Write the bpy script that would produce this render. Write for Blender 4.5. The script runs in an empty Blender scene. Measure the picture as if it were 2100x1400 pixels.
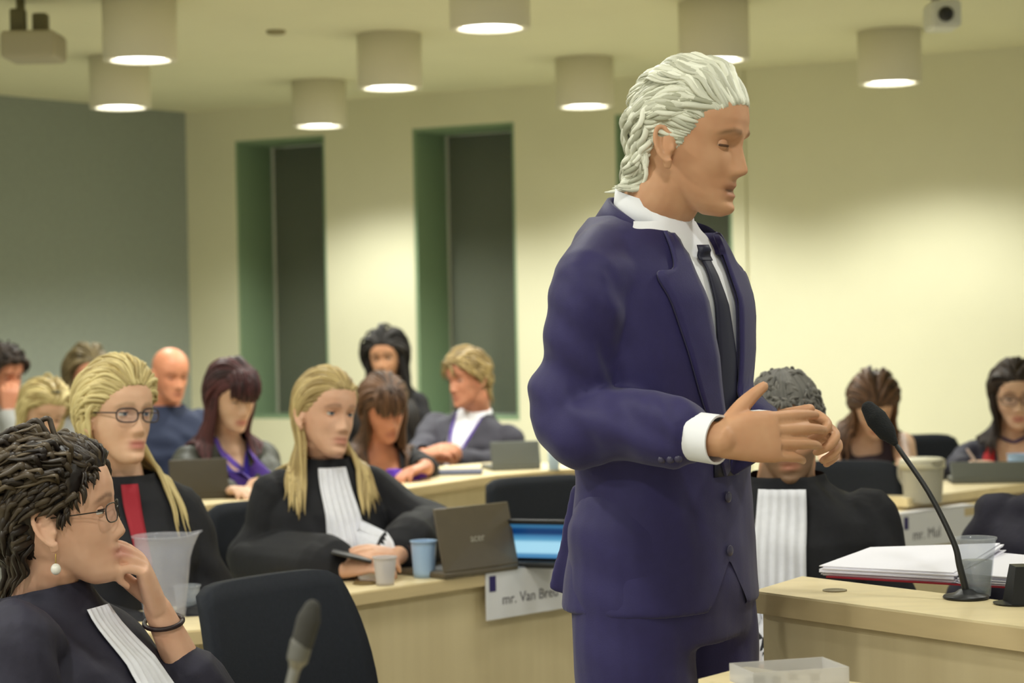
import bpy, math, random
import numpy as np
from mathutils import Vector, Matrix
from mathutils.bvhtree import BVHTree

scene = bpy.context.scene
COL = scene.collection
sin, cos, pi = math.sin, math.cos, math.pi

# ---------------------------------------------------------------- camera, world, exposure
FPX = 4200.0
CAM = np.array([0.0, 0.0, 1.48])
_p, _r = 0.0117, -0.02
VD = np.array([0, cos(_p), -sin(_p)])
_u0 = np.array([0, sin(_p), cos(_p)])
_r0 = np.array([1.0, 0, 0])
RT = _r0 * cos(_r) + _u0 * sin(_r)
UP = -_r0 * sin(_r) + _u0 * cos(_r)


def P(px, py, D):
    """point of the room seen at photo pixel (px, py), D metres into the room"""
    d = VD * FPX + RT * (px - 1050) - UP * (py - 700)
    return CAM + d * (D / d[1])


def Pz(px, py, z):
    d = VD * FPX + RT * (px - 1050) - UP * (py - 700)
    return CAM + d * ((z - CAM[2]) / d[2])


cd = bpy.data.cameras.new('camera')
cam = bpy.data.objects.new('camera', cd)
COL.objects.link(cam)
cd.sensor_width = 36.0
cd.lens = 36.0 * FPX / 2100.0
cd.clip_start = 0.05
cd.dof.use_dof = True
cd.dof.focus_distance = 3.5
cd.dof.aperture_fstop = 5.0
cam.matrix_world = Matrix(((RT[0], UP[0], -VD[0], CAM[0]), (RT[1], UP[1], -VD[1], CAM[1]), (RT[2], UP[2], -VD[2], CAM[2]), (0, 0, 0, 1)))
scene.camera = cam

vs = scene.view_settings
vs.view_transform = 'Standard'
vs.look = 'None'
vs.gamma = 1.0
vs.use_curve_mapping = False
vs.exposure = 0.0

world = bpy.data.worlds.new('world')
scene.world = world
world.use_nodes = True
bg = world.node_tree.nodes['Background']
bg.inputs['Color'].default_value = (0.98, 1.0, 0.93, 1)
bg.inputs['Strength'].default_value = 0.68
LAMP_W = 102.0
FILL_W = 34.0

# ---------------------------------------------------------------- materials


def lin(r, g, b):
    f = lambda c: (c / 255 / 12.92) if c / 255 <= 0.04045 else ((c / 255 + 0.055) / 1.055) ** 2.4
    return (f(r), f(g), f(b), 1.0)


def mat(name, col, rough=0.6, spec=0.4, metal=0.0, noise=0.0, nscale=8.0, bump=0.0, bscale=60.0, stretch=None, alpha=1.0, emit=None, estr=0.0, col2=None, sheen=0.0):
    m = bpy.data.materials.new(name)
    m.use_nodes = True
    nt = m.node_tree
    b = nt.nodes['Principled BSDF']
    b.inputs['Base Color'].default_value = col
    b.inputs['Roughness'].default_value = rough
    b.inputs['Specular IOR Level'].default_value = spec
    b.inputs['Metallic'].default_value = metal
    b.inputs['Alpha'].default_value = alpha
    if sheen:
        b.inputs['Sheen Weight'].default_value = sheen
    if emit:
        b.inputs['Emission Color'].default_value = emit
        b.inputs['Emission Strength'].default_value = estr
    if noise or bump:
        tc = nt.nodes.new('ShaderNodeTexCoord')
        mp = nt.nodes.new('ShaderNodeMapping')
        if stretch:
            mp.inputs['Scale'].default_value = stretch
        nt.links.new(tc.outputs['Object'], mp.inputs['Vector'])
    if noise:
        n = nt.nodes.new('ShaderNodeTexNoise')
        n.inputs['Scale'].default_value = nscale
        n.inputs['Detail'].default_value = 6
        nt.links.new(mp.outputs['Vector'], n.inputs['Vector'])
        r = nt.nodes.new('ShaderNodeValToRGB')
        c2 = col2 or tuple(min(1, c * (1 + noise)) for c in col[:3]) + (1,)
        c1 = tuple(c * (1 - noise) for c in col[:3]) + (1,)
        r.color_ramp.elements[0].position = 0.3
        r.color_ramp.elements[1].position = 0.7
        r.color_ramp.elements[0].color = c1
        r.color_ramp.elements[1].color = c2
        nt.links.new(n.outputs['Fac'], r.inputs['Fac'])
        nt.links.new(r.outputs['Color'], b.inputs['Base Color'])
    if bump:
        n2 = nt.nodes.new('ShaderNodeTexNoise')
        n2.inputs['Scale'].default_value = bscale
        n2.inputs['Detail'].default_value = 3
        nt.links.new(mp.outputs['Vector'], n2.inputs['Vector'])
        bp = nt.nodes.new('ShaderNodeBump')
        bp.inputs['Strength'].default_value = bump
        bp.inputs['Distance'].default_value = 0.01
        nt.links.new(n2.outputs['Fac'], bp.inputs['Height'])
        nt.links.new(bp.outputs['Normal'], b.inputs['Normal'])
    return m


def skin_mat(name, col, lip, brow, beard):
    m = mat(name, col, rough=0.5, spec=0.35)
    nt = m.node_tree
    b = nt.nodes['Principled BSDF']
    b.inputs['Subsurface Weight'].default_value = 0.12
    b.inputs['Subsurface Radius'].default_value = (0.012, 0.005, 0.003)
    at = nt.nodes.new('ShaderNodeAttribute')
    at.attribute_name = 'pigment_shade'
    sp = nt.nodes.new('ShaderNodeSeparateColor')
    nt.links.new(at.outputs['Color'], sp.inputs['Color'])
    tc = nt.nodes.new('ShaderNodeTexCoord')
    n = nt.nodes.new('ShaderNodeTexNoise')
    n.inputs['Scale'].default_value = 22
    nt.links.new(tc.outputs['Object'], n.inputs['Vector'])
    r = nt.nodes.new('ShaderNodeValToRGB')
    r.color_ramp.elements[0].position = 0.3
    r.color_ramp.elements[1].position = 0.75
    r.color_ramp.elements[0].color = (col[0] * 0.92, col[1] * 0.84, col[2] * 0.8, 1)
    r.color_ramp.elements[1].color = (min(1, col[0] * 1.05), min(1, col[1] * 1.07), min(1, col[2] * 1.08), 1)
    nt.links.new(n.outputs['Fac'], r.inputs['Fac'])
    last = r.outputs['Color']
    for ch, c in (('Red', lip), ('Green', brow), ('Blue', beard)):
        mx = nt.nodes.new('ShaderNodeMix')
        mx.data_type = 'RGBA'
        nt.links.new(sp.outputs[ch], mx.inputs['Factor'])
        nt.links.new(last, mx.inputs[6])
        mx.inputs[7].default_value = c
        last = mx.outputs[2]
    nt.links.new(last, b.inputs['Base Color'])
    return m


def hair_mat(name, c1, c2, rough=0.42):
    m = mat(name, c1, rough=rough, spec=0.35)
    nt = m.node_tree
    b = nt.nodes['Principled BSDF']
    at = nt.nodes.new('ShaderNodeAttribute')
    at.attribute_name = 'strand'
    r = nt.nodes.new('ShaderNodeValToRGB')
    r.color_ramp.elements[0].color = c1
    r.color_ramp.elements[1].color = c2
    nt.links.new(at.outputs['Fac'], r.inputs['Fac'])
    nt.links.new(r.outputs['Color'], b.inputs['Base Color'])
    return m


def clear_mat(name, col, alpha, rough=0.12):
    m = mat(name, col, rough=rough, spec=0.6)
    nt = m.node_tree
    b = nt.nodes['Principled BSDF']
    out = nt.nodes['Material Output']
    tr = nt.nodes.new('ShaderNodeBsdfTransparent')
    tr.inputs['Color'].default_value = (0.97, 0.98, 1.0, 1)
    mx = nt.nodes.new('ShaderNodeMixShader')
    mx.inputs['Fac'].default_value = alpha
    nt.links.new(tr.outputs[0], mx.inputs[1])
    nt.links.new(b.outputs[0], mx.inputs[2])
    nt.links.new(mx.outputs[0], out.inputs['Surface'])
    return m


# ---------------------------------------------------------------- mesh kit


class MB:
    def __init__(self):
        self.V, self.F, self.M, self.S, self.n = [], [], [], [], 0

    def add(self, V, F, m=0, s=0.0):
        V = np.asarray(V, float)
        k = self.n
        self.V.append(V)
        self.F += [tuple(i + k for i in f) for f in F]
        self.M += [m] * len(F)
        self.S.append(np.full(len(V), s))
        self.n += len(V)
        return self

    def box(self, lo, hi, m=0, frame=None, bev=0.0):
        x0, y0, z0 = lo
        x1, y1, z1 = hi
        if bev:
            V, F = rbox((x1 - x0) / 2, (y1 - y0) / 2, (z1 - z0) / 2, bev)
            V = V + np.array([(x0 + x1) / 2, (y0 + y1) / 2, (z0 + z1) / 2])
        else:
            V = np.array([(x0, y0, z0), (x1, y0, z0), (x1, y1, z0), (x0, y1, z0), (x0, y0, z1), (x1, y0, z1), (x1, y1, z1), (x0, y1, z1)])
            F = [(3, 2, 1, 0), (4, 5, 6, 7), (0, 1, 5, 4), (1, 2, 6, 5), (2, 3, 7, 6), (3, 0, 4, 7)]
        if frame is not None:
            V = frame(V)
        return self.add(V, F, m)

    def arrays(self):
        return np.concatenate(self.V), self.F

    def build(self, name, mats, parent=None, smooth=True, strand=False):
        V = np.concatenate(self.V)
        return link_mesh(name, V, self.F, mats, parent, smooth, self.M, np.concatenate(self.S) if strand else None)


def wloc(o):
    l = np.zeros(3)
    while o is not None:
        l = l + np.array(o.location)
        o = o.parent
    return l


def link_mesh(name, V, F, mats, parent=None, smooth=True, midx=None, strand=None, origin=None):
    base = wloc(parent) if parent is not None else (np.asarray(origin, float) if origin is not None else np.zeros(3))
    me = bpy.data.meshes.new(name)
    me.from_pydata((np.asarray(V) - base).tolist(), [], F if isinstance(F, list) else F.tolist())
    if not isinstance(mats, (list, tuple)):
        mats = [mats]
    for m in mats:
        me.materials.append(m)
    if midx is not None and max(midx, default=0) > 0:
        me.polygons.foreach_set('material_index', midx)
    if smooth:
        me.polygons.foreach_set('use_smooth', [True] * len(me.polygons))
    if strand is not None:
        a = me.attributes.new('strand', 'FLOAT', 'POINT')
        a.data.foreach_set('value', strand)
    me.update()
    o = bpy.data.objects.new(name, me)
    COL.objects.link(o)
    if parent is not None:
        o.parent = parent
    elif origin is not None:
        o.location = base
    return o


def flat(o, ang=0.6):
    """crisp edges on hard-surface meshes"""
    me = o.data
    me.polygons.foreach_set('use_smooth', [False] * len(me.polygons))
    return o


def empty(name, loc=(0, 0, 0), rz=0.0):
    o = bpy.data.objects.new(name, None)
    o.empty_display_size = 0.1
    o.location = loc
    o.rotation_euler = (0, 0, rz)
    COL.objects.link(o)
    return o


def tag(o, label=None, cat=None, group=None, kind=None):
    if label:
        o['label'] = label
    if cat:
        o['category'] = cat
    if group:
        o['group'] = group
    if kind:
        o['kind'] = kind
    return o


def copy_tree(o, parent=None):
    c = o.copy()
    COL.objects.link(c)
    c.parent = parent
    for ch in list(o.children):
        copy_tree(ch, c)
    return c


def ring_faces(k, n, closed=True):
    F = []
    for i in range(k - 1):
        for j in range(n if closed else n - 1):
            a, b = i * n + j, i * n + (j + 1) % n
            F.append((a, b, b + n, a + n))
    return F


def loft(rings, caps=True):
    """closed loft through rings that share a point count"""
    k, n = len(rings), len(rings[0])
    V = np.concatenate(rings)
    F = ring_faces(k, n)
    if caps:
        V = np.concatenate([V, [np.mean(rings[0], 0)], [np.mean(rings[-1], 0)]])
        c0, c1 = k * n, k * n + 1
        F += [(c0, (j + 1) % n, j) for j in range(n)]
        F += [(c1, (k - 1) * n + j, (k - 1) * n + (j + 1) % n) for j in range(n)]
    return V, F


def nrm(v):
    v = np.asarray(v, float)
    return v / (np.linalg.norm(v) + 1e-12)


def catmull(pts, k=5):
    pts = np.asarray(pts, float)
    if len(pts) < 3:
        t = np.linspace(0, 1, k + 1)[:, None]
        return pts[0] * (1 - t) + pts[-1] * t
    Q = np.vstack([2 * pts[0] - pts[1], pts, 2 * pts[-1] - pts[-2]])
    out = []
    for i in range(1, len(Q) - 2):
        for s in range(k):
            t = s / k
            out.append(0.5 * (2 * Q[i] + (Q[i + 1] - Q[i - 1]) * t + (2 * Q[i - 1] - 5 * Q[i] + 4 * Q[i + 1] - Q[i + 2]) * t * t + (3 * Q[i] - Q[i - 1] - 3 * Q[i + 1] + Q[i + 2]) * t ** 3))
    out.append(pts[-1])
    return np.array(out)


def tube(pts, rad, n=12, round_ends=True, up=None, flatten=1.0):
    """swept tube; rad is a list of radii per point; flatten scales the second axis"""
    pts = np.asarray(pts, float)
    k = len(pts)
    rad = np.broadcast_to(np.asarray(rad, float), (k,)) if np.ndim(rad) == 0 else np.asarray(rad, float)
    T = np.gradient(pts, axis=0)
    T /= np.linalg.norm(T, axis=1)[:, None] + 1e-12
    a = np.array(up, float) if up is not None else (np.array([0, 0, 1.0]) if abs(T[0][2]) < 0.9 else np.array([1.0, 0, 0]))
    th = np.linspace(0, 2 * pi, n, endpoint=False)
    rings = []

    def ring(c, A, B, r):
        return c + r * (np.cos(th)[:, None] * A + flatten * np.sin(th)[:, None] * B)
    frames = []
    for i in range(k):
        A = nrm(a - T[i] * np.dot(a, T[i]))
        B = np.cross(T[i], A)
        frames.append((A, B))
        a = A
    if round_ends:
        for q in (85, 60, 30):
            q = math.radians(q)
            rings.append(ring(pts[0] - T[0] * rad[0] * sin(q) * min(1, flatten * 1.2), *frames[0], rad[0] * cos(q)))
    for i in range(k):
        rings.append(ring(pts[i], *frames[i], rad[i]))
    if round_ends:
        for q in (30, 60, 85):
            q = math.radians(q)
            rings.append(ring(pts[-1] + T[-1] * rad[-1] * sin(q) * min(1, flatten * 1.2), *frames[-1], rad[-1] * cos(q)))
    return loft(rings)


def limb(pts, rad, k=5, n=14, flatten=1.0, up=None):
    p = catmull(pts, k)
    r = np.interp(np.linspace(0, 1, len(p)), np.linspace(0, 1, len(rad)), rad)
    return tube(p, r, n, True, up, flatten)


def ellipsoid(c, r, R=None, n=20, m=14):
    rings = []
    for i in range(1, m):
        a = pi * i / m
        th = np.linspace(0, 2 * pi, n, endpoint=False)
        rings.append(np.stack([r[0] * sin(a) * np.cos(th), r[1] * sin(a) * np.sin(th), np.full(n, -r[2] * cos(a))], 1))
    V, F = loft(rings, False)
    V = np.concatenate([V, [[0, 0, -r[2]], [0, 0, r[2]]]])
    b, t = (m - 1) * n, (m - 1) * n + 1
    F += [(b, (j + 1) % n, j) for j in range(n)] + [(t, (m - 2) * n + j, (m - 2) * n + (j + 1) % n) for j in range(n)]
    if R is not None:
        V = V @ np.asarray(R).T
    return V + np.asarray(c), F


def lathe(prof, n=32, c=(0, 0, 0)):
    """closed or open profile of (radius, z)"""
    th = np.linspace(0, 2 * pi, n, endpoint=False)
    V = np.concatenate([np.stack([r * np.cos(th), r * np.sin(th), np.full(n, z)], 1) for r, z in prof]) + np.asarray(c)
    return V, ring_faces(len(prof), n)


def rbox(hx, hy, hz, b, seg=3):
    """box with rounded edges"""
    b = min(b, hx * 0.99, hy * 0.99, hz * 0.99)
    n = 4 * (seg + 1)

    def outline(ex, ey):
        pts = []
        for q, (sx, sy) in enumerate(((1, 1), (-1, 1), (-1, -1), (1, -1))):
            for s in range(seg + 1):
                a = pi / 2 * (q + s / seg)
                pts.append(((hx - b) * sx + ex * cos(a), (hy - b) * sy + ey * sin(a)))
        return np.array(pts)
    rings = []
    for s in range(seg + 1):
        a = pi / 2 * s / seg
        o = outline(b * sin(a) + 1e-5, b * sin(a) + 1e-5)
        rings.append(np.column_stack([o, np.full(n, -hz + b - b * cos(a))]))
    for s in range(seg + 1):
        a = pi / 2 * (1 - s / seg)
        o = outline(b * sin(a) + 1e-5, b * sin(a) + 1e-5)
        rings.append(np.column_stack([o, np.full(n, hz - b + b * cos(a))]))
    return loft(rings)


def prism(poly, z0, z1):
    """extruded counter-clockwise polygon (x, y)"""
    poly = np.asarray(poly, float)
    n = len(poly)
    V = np.concatenate([np.column_stack([poly, np.full(n, z0)]), np.column_stack([poly, np.full(n, z1)])])
    F = [tuple(range(n - 1, -1, -1)), tuple(range(n, 2 * n))] + [(i, (i + 1) % n, n + (i + 1) % n, n + i) for i in range(n)]
    return V, F


def text_mesh(name, body, size, m, parent, mtx, align='LEFT', ex=.0003):
    cu = bpy.data.curves.new(name, 'FONT')
    cu.body = body
    cu.size = size
    cu.align_x = align
    cu.extrude = ex
    t = bpy.data.objects.new(name, cu)
    COL.objects.link(t)
    dg = bpy.context.evaluated_depsgraph_get()
    me = bpy.data.meshes.new_from_object(t.evaluated_get(dg))
    bpy.data.objects.remove(t)
    me.materials.clear()
    me.materials.append(m)
    o = bpy.data.objects.new(name, me)
    COL.objects.link(o)
    o.parent = parent
    o.matrix_local = mtx
    return o


def remesh(parts, voxel, smooth=3, disp=None):
    """merge closed pieces into one continuous skin; returns vertices, quads, normals"""
    mb = MB()
    for V, F in parts:
        mb.add(V, F)
    V, F = mb.arrays()
    me = bpy.data.meshes.new('tmp')
    me.from_pydata(V.tolist(), [], F)
    me.update()
    o = bpy.data.objects.new('tmp', me)
    COL.objects.link(o)
    md = o.modifiers.new('r', 'REMESH')
    md.mode = 'VOXEL'
    md.voxel_size = voxel
    if smooth:
        ms = o.modifiers.new('s', 'SMOOTH')
        ms.factor = 0.5
        ms.iterations = smooth
    dg = bpy.context.evaluated_depsgraph_get()
    e = o.evaluated_get(dg)
    m2 = e.to_mesh()
    nv = len(m2.vertices)
    out = np.empty(nv * 3)
    m2.vertices.foreach_get('co', out)
    nn = np.empty(nv * 3)
    m2.vertex_normals.foreach_get('vector', nn)
    Fo = [tuple(p.vertices) for p in m2.polygons]
    e.to_mesh_clear()
    bpy.data.objects.remove(o)
    bpy.data.meshes.remove(me)
    V = out.reshape(-1, 3)
    N = nn.reshape(-1, 3)
    if disp is not None:
        V = V + N * disp(V, N)[:, None]
    return V, Fo, N


def folds(seed, amp, freq, direction=None, n=5):
    """soft cloth folds: a few slanted waves"""
    rg = np.random.RandomState(seed)
    ks = []
    for i in range(n):
        d = nrm(rg.normal(size=3) if direction is None else np.asarray(direction) + 0.35 * rg.normal(size=3))
        ks.append((d * freq * rg.uniform(0.6, 1.5), rg.uniform(0, 6.28), rg.uniform(0.5, 1)))

    def f(V, N):
        s = np.zeros(len(V))
        for i, (k, ph, a) in enumerate(ks):
            w = V @ k + ph
            if i > 0:
                w = w + 0.8 * np.sin(V @ ks[i - 1][0] * 0.5)
            s += a * np.sin(w)
        return amp * s / n * 1.6
    return f
# ---------------------------------------------------------------- people kit
# head space: x = person's right, y = forward, z = up, origin between the ears at eye height
ZT = np.array([-.120, -.113, -.101, -.085, -.070, -.055, -.035, -.015, 0, .02, .045, .07, .09, .105, .116, .122])
YF = np.array([.070, .083, .089, .087, .087, .086, .085, .085, .086, .0925, .094, .088, .074, .055, .030, .004])
YB = np.array([.040, .026, .010, -.012, -.045, -.070, -.086, -.095, -.098, -.101, -.101, -.093, -.080, -.062, -.040, -.012])
WW = np.array([.014, .027, .038, .0485, .056, .0615, .067, .071, .0735, .0755, .076, .071, .061, .047, .029, .010])


def head_rows(z, fem=0.0):
    yf = np.interp(z, ZT, YF)
    yb = np.interp(z, ZT, YB)
    w = np.interp(z, ZT, WW)
    if fem:
        w = w * (1 - 0.10 * fem * np.exp(-((z + 0.09) / 0.035) ** 2))
    f = np.interp(z, [-.09, -.02], [0.36, 0.47])
    ym = yb + (yf - yb) * f
    return yf, yb, w, ym


def face_disp(x, z, q):
    """forward displacement of the face at (x, z)"""
    G = lambda x0, z0, sx, sz, a: a * np.exp(-((x - x0) / sx) ** 2 - ((z - z0) / sz) ** 2)
    d = np.zeros_like(x)
    for s in (-1, 1):
        d += G(s * .031, .001, .017, .012, -.0095) + G(s * .014, .0, .006, .012, -.006)
        d += G(s * .028, .022, .020, .008, .004 * q.get('brow', .4 if q.get('fem') else 1))
        d += G(s * .0135, -.042, .0065, .008, .0085)
        d += G(s * .046, -.034, .020, .020, .0045)
        d += G(s * .036, -.066, .012, .018, -.002)
    nl = q.get('nose', .86 if q.get('fem') else 1.0)
    A = np.interp(z, [-.056, -.0505, -.046, -.040, -.032, -.018, -.004, .008, .02], [0, .007, .0165, .0225, .0205, .0150, .0095, .0055, 0]) * nl
    sx = np.interp(z, [-.05, -.04, -.02, .01], [.0125, .0115, .0085, .008])
    d += A * np.exp(-np.abs(x / sx) ** 2.2)
    op = q.get('open', 0.0)
    d += G(0, -.0655, .022, .0050, .0048) + G(0, -.0805 - op * .4, .018, .0058, .0058)
    d += G(0, -.0725 - op * .2, .024, .0024 + op * .35, -.0042 - op * .6)
    d += G(0, -.092, .020, .006, -.0045) + G(0, -.1065, .018, .012, .0055 * q.get('chin', 1))
    return d


def head_mesh(q):
    n, m = 132, 104
    t = np.linspace(0.02, 0.98, m)
    z = .001 - .121 * np.cos(pi * t)
    yf, yb, w, ym = head_rows(z, q.get('fem', 0))
    th = np.linspace(0, 2 * pi, n, endpoint=False)
    th = th - 0.30 * np.sin(th)
    c, s = np.cos(th), np.sin(th)
    e = 2 / 2.25
    cx = np.sign(s) * np.abs(s) ** e
    cy = np.sign(c) * np.abs(c) ** e
    X = w[:, None] * cx[None]
    Y = np.where(cy[None] > 0, ym[:, None] + (yf - ym)[:, None] * cy[None], ym[:, None] + (ym - yb)[:, None] * cy[None])
    Z = np.repeat(z[:, None], n, 1)
    fr = np.clip((Y - .02) / .03, 0, 1)
    Y = Y + face_disp(X, Z, q) * fr
    rings = [np.column_stack([X[i], Y[i], Z[i]]) for i in range(m)]
    return loft(rings)


def ear_parts(s):
    """one ear; s = +1 the person's right"""
    out = []
    tilt = 0.22
    loop = []
    for a in np.linspace(-100, 205, 16):
        a = math.radians(a)
        r = 0.0155 if a < 2.6 else 0.0135
        y, z = -r * sin(a + .3) * .95, (0.030 if cos(a) > 0 else .026) * cos(a) * 1.0
        loop.append((s * (.082 + .004 * sin(a)), -.010 + y - z * tilt, -.014 + z))
    out.append(limb(loop, [.0030, .0042, .0046, .0044, .0036], 2, 8))
    out.append(ellipsoid((s * .0765, -.009, -.014), (.0062, .0150, .027)))
    out.append(ellipsoid((s * .0775, -.002, -.044), (.0050, .0085, .0095)))
    out.append(ellipsoid((s * .080, .004, -.018), (.004, .004, .007)))
    return out


def hand_parts(W, d, n, side, curl=(35, 40, 42, 45), spread=4.0, thumb=(35, 25, 15), sc=1.0, taper=1.0):
    """palm, four fingers, thumb. W wrist, d along the palm, n out of the back of the hand,
    side +1 right hand, -1 left; curl = bend of each finger in degrees per joint (or a triple)"""
    W = np.asarray(W, float)
    d = nrm(d)
    n = nrm(np.asarray(n) - d * np.dot(n, d))
    t = np.cross(n, d) * side          # towards the thumb
    parts = []
    L = .092 * sc
    # palm: lofted rounded section
    rings = []
    th = np.linspace(0, 2 * pi, 20, endpoint=False)
    for u, hw, ht, off in ((-.02, .026, .019, 0), (.0, .028, .0185, 0), (.25, .034, .0185, .002), (.6, .040, .0165, .002), (.9, .041, .0135, .001), (1.0, .039, .011, 0)):
        c = W + d * L * u + t * off * sc
        rings.append(c + sc * (hw * np.sign(np.cos(th))[:, None] * np.abs(np.cos(th))[:, None] ** .8 * t + ht * np.sign(np.sin(th))[:, None] * np.abs(np.sin(th))[:, None] ** .9 * n))
    parts.append(loft(rings))
    base = [(.030, .97), (.0105, 1.02), (-.010, 1.0), (-.0295, .93)]
    lens = [(.043, .025, .021), (.047, .029, .022), (.044, .027, .021), (.034, .020, .019)]
    rr = [.0090, .0092, .0087, .0076]
    for i in range(4):
        c = curl[i]
        if not isinstance(c, (tuple, list)):
            c = (c * .8, c, c * .75)
        sp = math.radians((1.5 - i) * spread)
        ax = nrm(t * cos(sp) - d * sin(sp))
        dd = nrm(d * cos(sp) + t * sin(sp))
        p = W + d * L * base[i][1] + t * base[i][0] * sc - n * .001
        pts, rad = [p - dd * .022 * sc, p], [rr[i] * 1.08, rr[i] * 1.1]
        ang = 0.0
        for j in range(3):
            ang += math.radians(c[j])
            v = dd * cos(ang) - n * sin(ang)
            p = p + v * lens[i][j] * sc * taper
            pts.append(p)
            rad.append(rr[i] * (1.0, .93, .78)[j])
        V, F = limb(pts, [r * sc for r in rad], 4, 12)
        parts.append((V, F))
    a, b, c3 = [math.radians(x) for x in thumb]
    # thumb leaves the side of the palm near the wrist; a = away from the palm, b = drop towards the palm side
    p0 = W + d * L * .12 + t * .016 * sc - n * .004
    v = nrm(d * cos(a) + t * sin(a))
    v = nrm(v * cos(b) - n * sin(b))
    p1 = p0 + v * .046 * sc
    v2 = nrm(v * cos(c3) + (d * .9 - t * .45) * sin(c3))
    p2 = p1 + v2 * .034 * sc
    p3 = p2 + nrm(v2 + .15 * d) * .026 * sc
    parts.append(limb([p0, p1, p2, p3], [.0165 * sc, .0135 * sc, .0108 * sc, .0085 * sc], 4, 12))
    return parts


class Frame:
    def __init__(self, o, yaw, pitch=0.0, roll=0.0, s=1.0):
        """yaw 0 faces the camera, +90 faces photo right; pitch down; roll towards the person's right"""
        y, p, r = map(math.radians, (yaw, pitch, roll))
        Fw = np.array([sin(y), -cos(y), 0])
        Rg = np.array([-cos(y), -sin(y), 0])
        U = np.array([0, 0, 1.0])
        F2 = Fw * cos(p) - U * sin(p)
        U2 = U * cos(p) + Fw * sin(p)
        R3 = Rg * cos(r) - U2 * sin(r)
        U3 = U2 * cos(r) + Rg * sin(r)
        self.o = np.asarray(o, float)
        self.B = np.array([R3, F2, U3])
        self.s = s

    def w(self, L):
        return self.o + self.s * (np.asarray(L, float) @ self.B)

    def l(self, W):
        return ((np.asarray(W, float) - self.o) @ self.B.T) / self.s

    def d(self, L):
        return np.asarray(L, float) @ self.B


def torso_rings(tab, fr, n=40, e=2.3, grow=0.0):
    th = np.linspace(0, 2 * pi, n, endpoint=False)
    cx = np.sign(np.sin(th)) * np.abs(np.sin(th)) ** (2 / e)
    cy = np.sign(np.cos(th)) * np.abs(np.cos(th)) ** (2 / e)
    out = []
    zs = [r[0] for r in tab]
    k = np.interp(np.linspace(0, len(tab) - 1, (len(tab) - 1) * 3 + 1), np.arange(len(tab)), zs)
    for z in k:
        w, df, db, yc = [np.interp(-z, [-q for q in zs], [r[i] for r in tab]) for i in (1, 2, 3, 4)]
        w, df, db = w + grow, df + grow, db + grow
        out.append(fr.w(np.column_stack([w * cx, np.where(cy > 0, yc + df * cy, yc + db * cy), np.full(n, z)])))
    return out


# z, half width, depth front, depth back, centre y
MALE = [(.03, .060, .058, .058, -.012), (.0, .074, .066, .070, -.012), (-.022, .115, .072, .084, -.012), (-.05, .165, .082, .098, -.010), (-.078, .195, .095, .107, -.006),
        (-.12, .203, .112, .115, 0), (-.20, .192, .128, .118, .004), (-.30, .180, .128, .115, .004), (-.40, .170, .124, .112, .004), (-.50, .176, .126, .118, .002), (-.58, .182, .130, .125, 0)]
FEMALE = [(.03, .050, .048, .050, -.012), (.0, .064, .056, .060, -.012), (-.025, .098, .062, .072, -.012), (-.055, .140, .072, .084, -.010), (-.085, .166, .086, .092, -.006),
          (-.13, .172, .110, .098, 0), (-.20, .166, .132, .100, .004), (-.28, .154, .124, .096, .004), (-.36, .145, .106, .094, .004), (-.46, .162, .112, .110, .002), (-.56, .176, .120, .125, 0)]


def project(bvh, fr, x, z, off=0.004, y0=.6, back=False):
    s = -1 if back else 1
    o = fr.w((x, s * y0, z))
    d = -fr.d((0, s, 0))
    h = bvh.ray_cast(Vector(o), Vector(d), 1.2)
    if h[0] is None:
        return None
    return np.array(h[0]) - d * off


def patch(bvh, fr, grid, off=0.003, th=0.003, wave=None, back=False):
    """a sheet laid on a garment: grid[i][j] = (x, z) in chest space"""
    m, n = len(grid), len(grid[0])
    Pn = np.zeros((m, n, 3))
    ok = np.zeros((m, n), bool)
    for i in range(m):
        for j in range(n):
            o2 = off + (wave(i / (m - 1), j / (n - 1)) if wave else 0)
            h = project(bvh, fr, grid[i][j][0], grid[i][j][1], o2, back=back)
            if h is not None:
                Pn[i, j] = h
                ok[i, j] = True
    L = fr.l(Pn.reshape(-1, 3)).reshape(m, n, 3)
    ys = L[..., 1]
    for i in range(m):
        for j in range(n):
            if not ok[i, j]:
                cand = [(abs(a - i) + abs(b - j), a, b) for a in range(m) for b in range(n) if ok[a, b]]
                y = ys[min(cand)[1], min(cand)[2]] if cand else .1
                Pn[i, j] = fr.w((grid[i][j][0], y, grid[i][j][1]))
    for _ in range(2):
        Q = Pn.copy()
        Q[1:-1] = (Pn[:-2] + 2 * Pn[1:-1] + Pn[2:]) / 4
        Pn = Q if not wave else Pn
    f = fr.d((0, -1 if back else 1, 0))
    O = Pn + f * th
    V = np.concatenate([Pn.reshape(-1, 3), O.reshape(-1, 3)])
    F = []
    N = m * n
    for i in range(m - 1):
        for j in range(n - 1):
            a, b, c, d = i * n + j, i * n + j + 1, (i + 1) * n + j + 1, (i + 1) * n + j
            F += [(a, d, c, b), (a + N, b + N, c + N, d + N)]
    bd = [(0, j) for j in range(n)] + [(i, n - 1) for i in range(1, m)] + [(m - 1, j) for j in range(n - 2, -1, -1)] + [(i, 0) for i in range(m - 2, 0, -1)]
    for (a, b), (c, d) in zip(bd, bd[1:] + bd[:1]):
        p, q = a * n + b, c * n + d
        F.append((p, q, q + N, p + N))
    return V, F


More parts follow.
